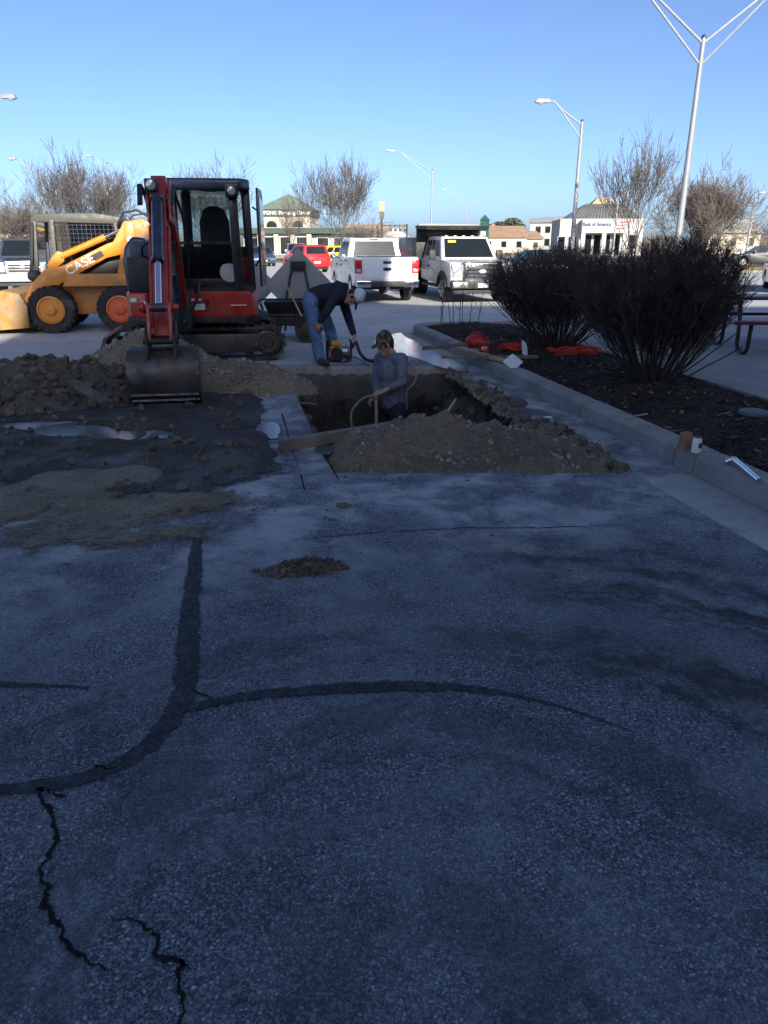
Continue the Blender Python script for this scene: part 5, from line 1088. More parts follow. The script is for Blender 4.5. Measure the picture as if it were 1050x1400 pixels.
def head(mb, c, up, fw):
    c, up, fw = Vector(c), Vector(up).normalized(), Vector(fw); fw = (fw-up*fw.dot(up)).normalized(); sd = up.cross(fw)
    capsule(mb, c+up*.035-fw*.02, c+up*.04+fw*.02, .088, .082, 14); capsule(mb, c-up*.03+fw*.02, c-up*.085+fw*.045, .068, .045, 12)
    capsule(mb, c+up*.005+fw*.085, c-up*.03+fw*.108, .010, .017, 8)                       # nose
    capsule(mb, c-up*.062+fw*.078-sd*.022, c-up*.062+fw*.078+sd*.022, .011, .011, 8)       # mouth
    capsule(mb, c+up*.03+fw*.075-sd*.045, c+up*.03+fw*.075+sd*.045, .018, .018, 8)         # brow
    for s in (-1,1): capsule(mb, c+sd*s*.082+up*.02, c+sd*s*.086-up*.022, .018, .012, 8)   # ears
    return c, up, fw, sd
def person(name, label, J, mats, cap_m, brim_m, vox=.0055):
    g0 = J['pelvis']; t_ = thing(name, label, 'person', (g0.x, g0.y, min(J['ankle_l'].z, J['ankle_r'].z)-.09))
    off = Vector(t_.location); J = {k: (v-off if k[:4] not in ('face','crow','hdir','hup_','thmb','slee') else v) for k, v in J.items()}
    b = MB(); L, R_ = 'l', 'r'
    capsule(b, J['pelvis'], J['waist'], .125, .115); capsule(b, J['waist'], J['chest'], .12, .135); capsule(b, J['chest'], J['neck'], .12, .06); capsule(b, J['neck'], J['head'], .058, .06)
    head(b, J['head'], J['crown'], J['face'])
    for s in 'lr':
        capsule(b, J['neck'].lerp(J['chest'], .3), J['sho_'+s], .07, .062); capsule(b, J['sho_'+s], J['elb_'+s], .05, .042); capsule(b, J['elb_'+s], J['wri_'+s], .041, .027)
        capsule(b, J['pelvis'], J['hip_'+s], .10, .09); capsule(b, J['hip_'+s], J['knee_'+s], .085, .058); capsule(b, J['knee_'+s], J['ankle_'+s], .056, .04)
        hand(b, J['wri_'+s], J['hdir_'+s], J['hup_'+s], J['thmb_'+s], .75)
        capsule(b, J['ankle_'+s]-Vector((0,0,.045)), J['toe_'+s], .04, .035)
    body = blobs('body', b, mats['skin'], t_, vox, 4)
    b = MB()                                                        # top
    capsule(b, J['pelvis'].lerp(J['waist'],.25), J['waist'], .158, .150); capsule(b, J['waist'], J['chest'], .152, .165); capsule(b, J['chest'], J['neck'].lerp(J['chest'],.25), .15, .085)
    for s in 'lr':
        capsule(b, J['neck'].lerp(J['chest'], .35), J['sho_'+s], .09, .082); capsule(b, J['sho_'+s], J['elb_'+s], .076, .062); capsule(b, J['elb_'+s], J['elb_'+s].lerp(J['wri_'+s], J['sleeve']), .062, .047)
    if mats.get('hood'): capsule(b, J['neck']+Vector((-.06,.03,.06)), J['neck']+Vector((-.02,-.03,.07)), .065, .06)
    blobs('top', b, mats['top'], t_, .011, 3)
    b = MB()                                                        # trousers
    capsule(b, J['pelvis'], J['pelvis'].lerp(J['waist'],.45), .150, .140)
    for s in 'lr':
        capsule(b, J['pelvis'], J['hip_'+s], .13, .118); capsule(b, J['hip_'+s], J['knee_'+s], .112, .085); capsule(b, J['knee_'+s], J['ankle_'+s]-Vector((0,0,.02)), .085, .078)
    blobs('trousers', b, mats['trousers'], t_, .011, 3)
    for s in 'lr':
        b = MB(); a_ = J['ankle_'+s]; capsule(b, a_+Vector((0,0,.02)), a_-Vector((0,0,.04)), .05, .052); capsule(b, a_-Vector((0,0,.045)), J['toe_'+s], .05, .042)
        b.v = [(x,y,max(z,.0)) for x,y,z in b.v]; blobs('boot', b, M['boots'], t_, .009, 2)
    c, up, fw = J['head'], Vector(J['crown']).normalized(), Vector(J['face']); fw = (fw-up*fw.dot(up)).normalized(); sd = up.cross(fw)
    b = MB(); capsule(b, c+up*.035-fw*.028, c+up*.035-fw*.0, .094, .09, 14); capsule(b, c-up*.01-fw*.045, c-up*.05-fw*.045, .07, .055, 12); blobs('hair', b, M['hair'], t_, .009, 3)
    b = MB(); N = 18                                                # cap crown as a dome
    rows = [(1.0,.0),(1.0,.03),(.97,.06),(.86,.092),(.62,.118),(.3,.13),(.02,.133)]
    for r_, h in rows:
        for k in range(N):
            a = 2*math.pi*k/N; b.v.append(tuple(c + up*(.045+h-.012*math.cos(a)) + (fw*math.cos(a)*.108 + sd*math.sin(a)*.095)*r_ - fw*.006))
    for i in range(len(rows)-1):
        for k in range(N): b.f.append((i*N+k, i*N+(k+1)%N, (i+1)*N+(k+1)%N, (i+1)*N+k))
    cp = b.build('cap', cap_m, t_)
    b = MB(); o1 = []; o2 = []
    for k in range(11):
        a = R(-75+15*k); rim = c + up*.045 + fw*math.cos(a)*.104 + sd*math.sin(a)*.092; ext = .085*math.cos(a)**.8 if math.cos(a) > 0 else 0
        o1.append(rim); o2.append(rim + fw*ext - up*(.018*math.cos(a) - .012*abs(math.sin(a))) )
    vs = o1+o2; vs = [p+up*.004 for p in vs]+[p-up*.004 for p in vs]; n1 = 11; fs = []
    for k in range(10): fs += [(k,k+1,n1+k+1,n1+k),(2*n1+k,3*n1+k,3*n1+k+1,2*n1+k+1),(n1+k,n1+k+1,3*n1+k+1,3*n1+k)]
    b.add(vs, fs); b.build('brim', brim_m, cp)
    return t_
def olddir(X, Y, Z): v = lot(X, Y); return Vector((v.x, v.y, Z))
J = dict(pelvis=at(428,409,10.78), waist=at(443,403,10.77), chest=at(461,402,10.75), neck=at(473,399,10.75), head=at(482,406,10.70),
    crown=olddir(.93,-.12,.10), face=olddir(.10,-.40,-.90),
    sho_r=at(459,405,10.56), elb_r=at(446,427,10.42), wri_r=at(437,440,10.44), hdir_r=olddir(-.35,.05,-.93), hup_r=olddir(-.2,-.97,0), thmb_r=olddir(.9,-.1,-.3),
    sho_l=at(469,410,10.94), elb_l=at(477,437,10.92), wri_l=at(484,458,10.82), hdir_l=olddir(.25,-.1,-.95), hup_l=olddir(.8,-.3,.3), thmb_l=olddir(-.3,-.9,-.1),
    hip_r=at(424,414,10.62), knee_r=at(430,452,10.56), ankle_r=at(437,488,10.53), toe_r=gp(447,497,.045),
    hip_l=at(434,414,10.94), knee_l=at(451,450,10.95), ankle_l=at(458,482,10.93), toe_l=gp(468,491,.045), sleeve=.86)
HAND1 = J['wri_l'] + Vector(J['hdir_l'])*.10
person('person', 'person in navy hoodie and blue jeans bending over the pit with a hose', J, dict(skin=M['skin'], top=M['hoodie'], trousers=M['denim'], hood=True), M['cap_white'], M['cap_blue'])
D0 = 9.35; fl = -1.10
def dn(px, D, z): a = at(px, 540, D); return Vector((a.x, a.y, z))
J = dict(pelvis=at(537,556,D0), waist=at(535,533,D0), chest=at(534,506,D0), neck=at(536,484,D0), head=at(527,472,D0-.02), crown=olddir(-.30,-.12,.94), face=olddir(-.85,-.40,-.30),
    sho_l=at(549,491,D0-.14), elb_l=at(550,522,D0-.22), wri_l=at(524,535,D0-.36), hdir_l=olddir(-.93,-.2,-.25), hup_l=olddir(.1,-.3,.95), thmb_l=olddir(-.1,.8,.4),
    sho_r=at(520,490,D0+.16), elb_r=at(514,521,D0+.12), wri_r=at(515,543,D0-.10), hdir_r=olddir(-.75,-.5,-.3), hup_r=olddir(-.3,.2,.9), thmb_r=olddir(.3,-.9,.1),
    hip_l=at(544,560,D0-.08), knee_l=dn(543,D0-.2,-.72), ankle_l=dn(548,D0-.06,fl), toe_l=dn(538,D0-.22,fl-.045), hip_r=at(530,560,D0+.09), knee_r=dn(526,D0+.05,-.72), ankle_r=dn(533,D0+.18,fl), toe_r=dn(522,D0+.04,fl-.045), sleeve=.62)
HAND2 = J['wri_l'] + Vector(J['hdir_l'])*.09 + Vector((0,0,-.02))
person('person', 'person in grey-blue shirt and camouflage cap standing waist-deep in the pit', J, dict(skin=M['skin'], top=M['shirt'], trousers=M['denim_dark']), M['camo'], M['camo'])
# ================================================================== TOOLS AND SMALL THINGS
def wave(pts, r, m, name, label, cat, n=8):
    P = [Vector(p) for p in pts]; out = []
    for i in range(len(P)-1):
        p0,p1,p2,p3 = P[max(i-1,0)],P[i],P[i+1],P[min(i+2,len(P)-1)]
        for k in range(6):
            f = k/6; out.append(.5*((2*p1)+(p2-p0)*f+(2*p0-5*p1+4*p2-p3)*f*f+(3*p1-p0-3*p2+p3)*f**3))
    out.append(P[-1]); a = MB(); a.tube(out, r, n); return tag(a.build(name, m), label, cat)
wave([gp(462,490,.08), gp(472,482,.05), HAND1+Vector((-.05,.05,-.08)), HAND1, at(492,482,10.6), gp(502,492,.03), gp(520,492,.03), gp(548,484,.03)], .024, M['hose_black'], 'suction_hose', 'thick black hose held by the bending person', 'hose')
wave([gp(468,494,.05), gp(482,488,.04), gp(500,495,.04), gp(512,505,.02), at(518,518,9.95), at(530,545,9.8), at(540,575,9.6)], .013, M['hose_clear'], 'hose', 'grey hose running from the pump down into the pit', 'hose')
wave([gp(549,496,.03), gp(562,497,.05), at(569,510,9.9), at(566,524,9.75), at(556,536,9.6), at(556,560,9.5)], .014, M['hose_clear'], 'hose', 'pale looped hose hanging over the far pit edge', 'hose')
wave([HAND2+Vector((.04,0,.0)), HAND2, at(500,543,8.95), at(488,552,8.8), at(480,566,8.7), at(481,585,8.6)], .013, M['hose_clear'], 'hose', 'pale hose curving out of the hand of the person in the pit', 'hose')
# pump
q = gp(464, 494); pm = thing('water_pump', 'small yellow engine pump on the slab edge', 'pump', q, -YAW)
a = MB(); a.b2(-.17,.17,-.12,.12,.03,.06); a.build('base', M['steel_dark'], pm, bevel=.006)
a = MB(); a.b2(-.12,.04,-.09,.09,.06,.22); eng = a.build('engine', M['pump_yellow'], pm, bevel=.02)
a = MB(); a.b2(-.11,.03,-.07,.07,.225,.29); a.build('fuel_tank', M['pump_yellow'], eng, bevel=.02)
a = MB(); a.lathe([(.07,0),(.08,.02),(.06,.05),(0,.05)], (-.03,-.09,.14), (0,-1,0), 16); a.build('starter', M['steel_dark'], eng)
a = MB(); a.lathe([(.085,0),(.09,.08),(.05,.11),(0,.11)], (.04,0,.14), (1,0,0), 16); a.build('pump_housing', M['alu'], pm)
a = MB(); a.tube([(-.17,-.12,.04),(-.17,-.12,.30),(-.15,0,.33),(-.17,.12,.30),(-.17,.12,.04)], .011, 8); a.build('frame', M['steel_dark'], pm); a = MB(); a.tube([(.17,-.12,.04),(.17,-.12,.28),(.15,0,.31),(.17,.12,.28),(.17,.12,.04)], .011, 8); a.build('frame', M['steel_dark'], pm)
# shovel in the pit, stake, sticks
sh = thing('shovel', 'shovel with pale wooden handle stuck in the soil ramp', 'shovel', at(515,583,8.35))
o = Vector(sh.location); a = MB(); a.tube([Vector((0,0,-.28)), at(514,547,8.35)-o], .017, 10); a.build('handle', M['wood'], sh)
a = MB(); a.prism([(-.1,0),(.1,0),(.11,-.18),(0,-.28),(-.11,-.18)], (0,-.02,-.24), (1,0,0), (0,.1,1), (0,.012,0)); a.build('blade', M['steel_dark'], sh)
def stick(p, q, r, m, name, label, cat): a = MB(); a.tube([p, Vector(p).lerp(Vector(q), .5)+Vector((0,0,.004)), q], r, 8); return tag(a.build(name, m), label, cat)
stick(at(623,546,8.0), at(600,582,7.6), .014, M['wood'], 'wooden_stake', 'thin wooden stake leaning on the kerb side of the pit', 'stake')
stick(at(386,549,8.15), at(432,553,8.2), .014, M['wood_old'], 'stick', 'short stick lying on the left side of the pit', 'stick')
def plank(p, q, w_, h_, m, label, name='plank'):
    a = MB(); a.bar(p, q, w_, h_); return tag(a.build(name, m, bevel=.004), label, 'timber')
b0, b1 = gp(383,609,.05), gp(512,588,.06); plank(b0, b1+(b1-b0)*.25, .09, .09, M['wood_old'], 'weathered timber beam laid across the corner of the pit', 'timber_beam')
plank(gp(578,476,.20), gp(694,466,.22), .04, .05, M['wood_old'], 'dark bar lying across kerb and mulch behind the red fuel can')
plank(gp(628,476,.19), gp(692,494,.19), .09, .04, M['wood'], 'pale timber stud lying on the mulch beside the red fuel can')
plank(gp(604,488,.19), gp(735,488,.19), .05, .04, M['wood_old'], 'long thin timber lying level on the mulch behind the red bucket')
plank(gp(100,522,.29), gp(146,551,.20), .11, .03, M['lump'], 'muddy board half buried in the dark clay heap')
# fuel can
q = gp(652, 477, .14); fc = thing('fuel_can', 'rounded red fuel can lying on the mulch', 'fuel can', (q.x,q.y,.14), -YAW)
a = MB(); a.ball((0,0,.105), .17, 18, 10, (1.05,.75,.62)); a.build('tank', M['red_plastic'], fc)
a = MB(); a.tube([(-.09,0,.19),(-.07,0,.235),(.05,0,.235),(.07,0,.19)], .014, 8); a.build('handle', M['red_plastic'], fc); a = MB(); a.lathe([(.028,0),(.028,.04),(0,.045)], (.11,0,.185), (.4,0,1), 12); a.build('filler_cap', M['plastic'], fc)
# bucket with lettering
q = gp(657, 497, .165); rbk = thing('red_bucket', 'small red bucket with white lettering on the kerb', 'bucket', (3.275, 9.72, .16), -YAW)
a = MB(); a.lathe([(.066,0),(.078,.16),(.084,.165),(.084,.18),(.072,.18),(.062,.02),(0,.02)], (0,0,0), (0,0,1), 24); a.build('pail', M['red_plastic'], rbk); a = MB(); a.tube([(-.083,0,.165),(-.07,-.05,.20),(0,-.07,.215),(.07,-.05,.20),(.083,0,.165)], .004, 6); a.build('handle', M['steel_worn'], rbk)
lettering('PIT', M['decal_white'], rbk, (-.01,-.080,.105), (1,0,0), (0,0,1), .06, .008)
# red netting heaps
def netting(px, py, w_, seed, label):
    q = gp(px, py, .16); rg = random.Random(seed); nt = thing('safety_netting', label, 'netting', (q.x,q.y,.13))
    for k in range(26):
        pts = []; a0 = rg.uniform(0,6.28); r0 = rg.uniform(.2,1)*w_/2; zc = rg.uniform(.02,.09)
        for i in range(9): a = a0 + i*.6; pts.append((math.cos(a)*r0*(1+.2*math.sin(i*2.3+k)), math.sin(a)*r0*.6, zc+.03*math.sin(i*1.9+k)))
        a = MB(); a.tube(pts, .007, 5); a.build('strand', M['red_net'], nt, fix=False)
netting(700, 477, .38, 1, 'small crumpled orange-red netting beside the white paper'); netting(785, 483, .75, 2, 'larger orange-red netting tangled under the wide shrub')
# papers
def paper(c, u, v, label):
    a = MB(); u, v = Vector(u), Vector(v); c = Vector(c); n = u.cross(v).normalized(); k = n*.012
    vs = [c-u-v, c+u*.02-v+k, c+u-v*.9, c+u+k*.5, c+u*.95+v, c+v+k, c-u+v*.95, c-u-k*.2]
    a.add([p for p in vs]+[p-n*.0025 for p in vs], [tuple(range(8)), tuple(range(15,7,-1))]+[(i,(i+1)%8,8+(i+1)%8,8+i) for i in range(8)]); return tag(a.build('paper_sheet', M['paper'], smooth=False), label, 'paper')
q = at(701,505,9.2); paper((q.x,q.y,.22), (.07,.02,.045), (-.055,.05,.05), 'white paper square leaning at the back of the kerb')
q = at(717,484,9.9); paper((q.x,q.y,.28), (.05,.03,-.04), (.005,.04,.085), 'white paper tilted upright beside the netting')
q = gp(748,574,.03); paper((q.x,q.y,.05), (.05,.02,.0), (-.01,.015,.0), 'scrap of white paper lying at the foot of the kerb')
# can, card and pipe on the near kerb
q = gp(951, 618, .16); cn = thing('white_can', 'white printed can standing on the kerb', 'can', (q.x, q.y, .158), 20)
a = MB(); a.lathe([(.030,0),(.033,.004),(.033,.10),(.029,.108),(.029,.112)], (0,0,0), (0,0,1), 22); a.build('can_body', M['decal_white'], cn); a = MB(); a.lathe([(.028,.11),(.027,.118),(.02,.124),(0,.124)], (0,0,0), (0,0,1), 18); a.build('cap', M['car_blue'], cn)
a = MB(); a.prism([(-.018,.02),(.018,.02),(.018,.055),(-.018,.055)], (0,-.0345,.02), (1,0,0), (0,0,1), (0,.003,0)); a.build('print', M['car_blue'], cn, smooth=False)
a = MB(); a.box((q.x-.035,q.y+.09,.158+.065), (.075,.06,.13), Matrix.Rotation(.3,3,'Z')); tag(a.build('cardboard_box', M['card'], bevel=.004), 'small brown card box behind the white can on the kerb', 'box')
p0, p1, p2, p3 = gp(990,632,.18), gp(1002,628,.20), gp(1010,634,.20), gp(1038,658,.185)
wave([p0, p1, p2, p3], .021, M['chrome'], 'bent_pipe', 'chrome bent drain pipe lying on the kerb', 'pipe', 14)
stick(gp(855,572,.17), gp(885,566,.17), .008, M['wood'], 'twig', 'pale twig lying on the mulch at the kerb', 'twig')
q = gp(1030,566,.15); a = MB(); a.lathe([(.13,0),(.13,.025),(.11,.035),(0,.04)], (q.x,q.y,.15), (0,0,1), 24); M['lid'] = mat('lid',(.10,.16,.17),.7); tag(a.build('valve_cover', M['lid']), 'round blue-green valve cover set in the mulch', 'cover')
# picnic table
PT = gp(1040, 484, .13); pt = thing('picnic_table', 'dark red picnic table on black tube legs', 'picnic table', (PT.x+.55, PT.y+.35, .13), -YAW-4)
def slab_(nm, y0, y1, z, th=.045): a = MB(); a.b2(-1.0,1.0,y0,y1,z,z+th); return a.build(nm, M['table_red'], pt, bevel=.018)
slab_('table_top', -.37, .37, .72); slab_('bench', -.85, -.58, .43); slab_('bench', .58, .85, .43)
for x in (-.72,.72):
    for s in (-1,1):
        a = MB(); a.tube([(x,s*.2,.72),(x,s*.28,.40),(x,s*.30,.12),(x,s*.36,.045),(x,s*.5,.03),(x,s*.62,.035),(x,s*.69,.1),(x,s*.70,.43)], .028, 10); a.build('leg', M['plastic'], pt)
    a = MB(); a.tube([(x,-.3,.40),(x,.3,.40)], .024, 8); a.build('cross_bar', M['plastic'], pt)
# road signs (backs) on folding stands
def sign_stand(px, py, D, label, half=.64):
    c = at(px, py, D); t_ = thing('road_sign', label, 'road sign', (c.x,c.y,0), -YAW); z = c.z
    pts = []
    for k in range(4):
        a = math.pi/2*k; d = Vector((math.cos(a), math.sin(a))); e = Vector((-d.y, d.x))
        pts += [tuple(d*(half-.04) - e*.04), tuple(d*(half-.005)), tuple(d*(half-.04) + e*.04)]
    a = MB(); a.prism(pts, (0,0,z), (1,0,0), (0,.12,1), (0,.012,0)); a.build('panel', M['sign_back'], t_, smooth=False)
    tp = Vector((0,-.05,z+.36)); a = MB(); a.b2(-.14,.14,-.07,-.02,z+.28,z+.42); hd = a.build('bracket', M['steel_dark'], t_, bevel=.006)
    for s in (-1,1): a = MB(); a.bar(tp+Vector((s*.10,0,0)), Vector((s*.36,-.42,.0)), .035,.03); a.build('leg', M['steel_dark'], t_)
    for s in (-1,1): a = MB(); a.bar(tp+Vector((s*.10,.09,0)), Vector((s*.36,.50,.0)), .035,.03); a.build('leg', M['steel_dark'], t_)
sign_stand(409, 390, 14.2, 'grey back of a diamond road sign on a black folding stand behind the bending person'); sign_stand(333, 390, 14.6, 'grey back of a diamond road sign half hidden by the excavator cab')
# small tool trailer
q = gp(398, 468); tl = thing('tool_trailer', 'low dark steel tool trailer with an open tray behind the bending person', 'trailer', (q.x, q.y+.45, 0), -6)
a = MB(); a.prism([(-.75,.30),(.65,.22),(.70,.42),(-.75,.42)], (0,-.3,0), (1,0,0), (0,0,1), (0,.08,0)); a.build('frame_rail', M['steel_dark'], tl, bevel=.01); a = MB(); a.prism([(-.75,.30),(.65,.22),(.70,.42),(-.75,.42)], (0,.3,0), (1,0,0), (0,0,1), (0,.08,0)); a.build('frame_rail', M['steel_dark'], tl, bevel=.01)
a = MB(); a.b2(-.75,.7,-.32,.40,.42,.46); a.build('deck', M['steel_worn'], tl, bevel=.008)
a = MB(); a.hexa([(-.32,-.28,.46),(.6,-.28,.46),(.6,.3,.46),(-.32,.3,.46)],[(-.4,-.34,.66),(.68,-.34,.66),(.68,.36,.66),(-.4,.36,.66)]); a.build('tray', M['steel_dark'], tl, bevel=.01)
a = MB(); a.tube([(-.42,-.3,.48),(-.5,-.3,.55),(-.5,-.3,.66),(-.44,-.3,.70),(.7,-.34,.70)], .016, 8); a.build('rail', M['steel_dark'], tl); a = MB(); a.bar((-.75,.05,.38),(-1.25,.05,.36),.08,.08); a.build('drawbar', M['steel_dark'], tl)
for s in (-1,1): m_ = MB(); m_.lathe([(.13,-.08),(.22,-.08),(.23,-.05),(.23,.05),(.22,.08),(.13,.08)], (.35, .04+s*.5, .225), (0,1,0), 22); w_ = m_.build('wheel', M['rubber'], tl); m_ = MB(); m_.lathe([(.13,0),(.12,.02),(.03,.04),(0,.04)], (.35,.04+s*.58,.225), (0,s,0), 16); m_.build('rim', M['steel_worn'], w_)
stick(at(383,373,13.6), at(412,432,12.6), .017, M['wood'], 'wooden_pole', 'pale wooden pole leaning against the trailer tray', 'pole')
# ================================================================== BARE TREES AND SHRUBS
def polylines_mesh(name, lines, m, parent, sides=4):
    V = []; F = []; base = 0
    for pts, rr in lines:
        pts = np.asarray(pts); k = len(pts); tg = np.gradient(pts, axis=0); tg /= np.linalg.norm(tg, axis=1)[:,None]+1e-9
        ref = np.array([.31,.17,.93]) if abs(tg[0][2]) < .9 else np.array([1.,.1,0])
        a = np.cross(tg, ref); a /= np.linalg.norm(a, axis=1)[:,None]+1e-9; b = np.cross(tg, a)
        th = np.arange(sides)*2*np.pi/sides
        ring = pts[:,None,:] + (a[:,None,:]*np.cos(th)[None,:,None] + b[:,None,:]*np.sin(th)[None,:,None])*np.asarray(rr)[:,None,None]
        V.append(ring.reshape(-1,3)); i = np.arange(k-1)[:,None]*sides; j = np.arange(sides)[None,:]; j2 = (j+1)%sides
        F.append((np.stack([i+j, i+j2, i+sides+j2, i+sides+j], 2).reshape(-1,4)) + base); base += k*sides
    return npmesh(name, np.concatenate(V), np.concatenate(F), m, parent)
def grow(rng, p, d, L, r, lvl, maxl, out, spread, up, nch, taper=.55):
    n = 4; pts = [p]; dd = d.copy(); rr = [r]
    for i in range(n):
        dd = dd + rng.normal(0, .10, 3) + np.array([0,0,up*.12]); dd /= np.linalg.norm(dd); pts.append(pts[-1] + dd*L/n); rr.append(r*(1-(1-taper)*(i+1)/n))
    out[min(lvl, 9)].append((pts, rr))
    if lvl >= maxl: return
    k = nch[min(lvl, len(nch)-1)]
    for c in range(k):
        u = rng.uniform(.3, 1.0) if c else 1.0; i = min(int(u*n), n-1); f = u*n - i; q = pts[i]*(1-f) + pts[min(i+1,n)]*f
        if lvl == 0:
            az = 2*math.pi*(c+rng.uniform(-.3,.3))/k; tl = spread*rng.uniform(.25,1.1); nd = np.array([math.cos(az)*math.sin(tl), math.sin(az)*math.sin(tl), math.cos(tl)]); q = pts[2]*(1-.5*u)+pts[-1]*.5*u if c else pts[-1]
            grow(rng, q, nd, L*rng.uniform(1.0,1.35), max(r*taper*rng.uniform(.45,.7), .0045), 1, maxl, out, spread, up, nch, taper); continue
        ax = rng.normal(0,1,3); ax -= ax.dot(dd)*dd; ax /= np.linalg.norm(ax)+1e-9
        ang = rng.uniform(.55,1.15)*spread*(1 if c else .35); nd = dd*math.cos(ang) + ax*math.sin(ang) + np.array([0,0,up*.22]); nd /= np.linalg.norm(nd)
        grow(rng, q, nd, L*rng.uniform(.58,.82), max(r*taper*rng.uniform(.55,.8), .0045), lvl+1, maxl, out, spread, up, nch, taper)
def tree(name, label, px, D, H, Wd, seed, trunk=.25, maxl=5, nch=(6,4,4,3,3), spread=.75, up=.5, twig=None, thick=1.0, multi=1, group=None, lean=0, rmin=1.15):
    rng = np.random.default_rng(seed); base = at(px, 349, D); base.z = 0
    t_ = thing(name, label, 'tree', base, 0, group); out = {i: [] for i in range(10)}
    for s in range(multi):
        ang = rng.uniform(0, 6.28); o = np.array([.25*math.cos(ang), .25*math.sin(ang), 0])*(multi > 1)
        d = np.array([lean+.18*math.cos(ang)*(multi>1), .18*math.sin(ang)*(multi>1), 1.0]); d /= np.linalg.norm(d)
        grow(rng, o+np.array([0,0,-.1]), d, H*trunk, .035*H**.9*thick*.5, 0, maxl, out, spread, up, nch)
    allp = np.concatenate([np.asarray(l[0]) for k in out for l in out[k]]); zt = np.percentile(allp[:,2], 99.7); xw = np.percentile(np.abs(allp[:,:2]-np.median(allp[:,:2],0)), 98.5)
    sz = H/zt; sx = (Wd/2)/xw
    sc_ = lambda lines: [(np.asarray(p)*np.array([sx,sx,sz]), np.maximum(np.asarray(r), .0085*rmin)) for p, r in lines]
    tk = [l for k in (0,1) for l in sc_(out[k])]; cr = [l for k in range(2,10) for l in sc_(out[k])]
    polylines_mesh('trunk', tk, M['bark'], t_, 7); polylines_mesh('crown', cr, twig or M['twig'], t_, 3); return t_
tree('bare_tree', 'round bare tree rising behind the white pickup', 462, 60, 7.5, 6.8, 1, .20, 6, (9,4,4,3,3,2), .72, .55, thick=1.0, rmin=1.15)
tree('bare_tree', 'smaller bare tree in front of the shopping centre sign', 398, 72, 6.0, 5.5, 2, .22, 5, (6,4,4,3,2), .75, .4, M['twig_red'], rmin=1.15)
tree('bare_tree', 'bare tree seen over the excavator cab roof', 292, 55, 6.9, 6.0, 3, .2, 6, (8,4,4,3,3,2), .7, .5, rmin=1.15)
tree('bare_tree', 'tall pale bare tree behind the loader cab', 104, 52, 7.3, 6.0, 4, .2, 6, (8,4,4,3,3,2), .72, .5, rmin=1.15)
tree('bare_tree', 'broad pale bare tree standing beside the tall one behind the loader', 156, 56, 6.6, 5.2, 5, .2, 6, (8,4,4,3,3,2), .72, .45, rmin=1.15)
tree('bare_tree', 'bushy brown bare tree above the grey pickup roof', 10, 62, 5.8, 7.0, 6, .15, 6, (9,4,4,3,3,2), .85, .35, M['twig_red'], rmin=1.15)
tree('bare_tree', 'low brown thicket tree between the grey pickup and the loader', 52, 66, 4.6, 6.0, 7, .15, 6, (9,4,4,3,3,2), .85, .35, M['twig_red'], rmin=1.15)
tree('bare_tree', 'slender open bare tree with several stems in front of the bank', 872, 36, 6.2, 3.8, 8, .25, 5, (4,4,3,3,2), .6, .3, multi=3, thick=.7, rmin=1.1)
tree('bare_tree', 'dense fan-shaped bare tree behind the tall double lamp post', 950, 44, 5.4, 4.9, 9, .18, 6, (9,4,4,3,3,2), .75, .35, M['twig_red'], multi=2, rmin=1.2)
tree('bare_tree', 'wide bare tree low on the horizon by the single-headed lamp post', 1030, 95, 5.0, 9, 10, .15, 5, (7,4,4,3,2), .85, .3, M['twig_red'], rmin=1.8)
tree('bare_tree', 'small bare tree between the round tree and the yellow pole sign', 500, 95, 4.6, 7, 11, .15, 5, (7,4,4,3,2), .85, .3, M['twig_red'], rmin=1.8)
tree('bare_tree', 'bare tree hidden behind the yellow loader tail', 205, 80, 5.2, 8, 12, .15, 5, (7,4,4,3,2), .85, .3, M['twig_red'], rmin=1.8)
# evergreens on the skyline
M['evergreen'] = mat('evergreen', (.05,.07,.045), .9, 0, .4, 3)
def evergreen(px, D, H, Wd, seed, label):
    b = at(px,349,D); b.z = 0; t_ = thing('evergreen_tree', label, 'tree', b); rg = np.random.default_rng(seed)
    a = MB(); a.tube([(0,0,-.1),(0,0,H*.8)], [.2,.06], 7); a.build('trunk', M['bark'], t_)
    n = 1500; u = rg.uniform(0,1,n)**.7; th = rg.uniform(0,6.28,n); hh = H*(.15+.85*rg.uniform(0,1,n)); lim = Wd/2*np.sqrt(np.clip(1-((hh/H-.5)/.52)**2,0,1))*(.8+.3*np.sin(th*3+seed))
    pos = np.stack([u*lim*np.cos(th), u*lim*np.sin(th), hh],1); s = rg.uniform(.12,.3,n)
    scatter('crown', pos, np.stack([s,s*.6,s*.12],1), CUBE_V, CUBE_F, M['evergreen'], .6, .2, seed, t_)
evergreen(698, 170, 6.5, 7, 1, 'rounded evergreen behind the brown roofs'); evergreen(680, 172, 5.8, 5, 2, 'narrower evergreen beside the tall gabled house')
# horizon scrub
M['far_scrub'] = mat('far_scrub', (.17,.135,.11), .95, 0, .35, .15)
rg = np.random.default_rng(21); lines = []
for i in range(5200):
    X = rg.uniform(-150, 170); Y = rg.uniform(190, 250); p = lot(X, Y); h = rg.uniform(1.5, 5.0)*(0.6+.5*math.sin(X*.07)**2); q = np.array([p.x,p.y,0]); d = rg.normal(0,.5,3)*h*.35; d[2] = h
    lines.append(([q, q+d*.5, q+d], [.16,.11,.05]))
tag(polylines_mesh('far_wood', lines, M['far_scrub'], None, 3), 'brown leafless scrub along the horizon', 'wood', kind='stuff')
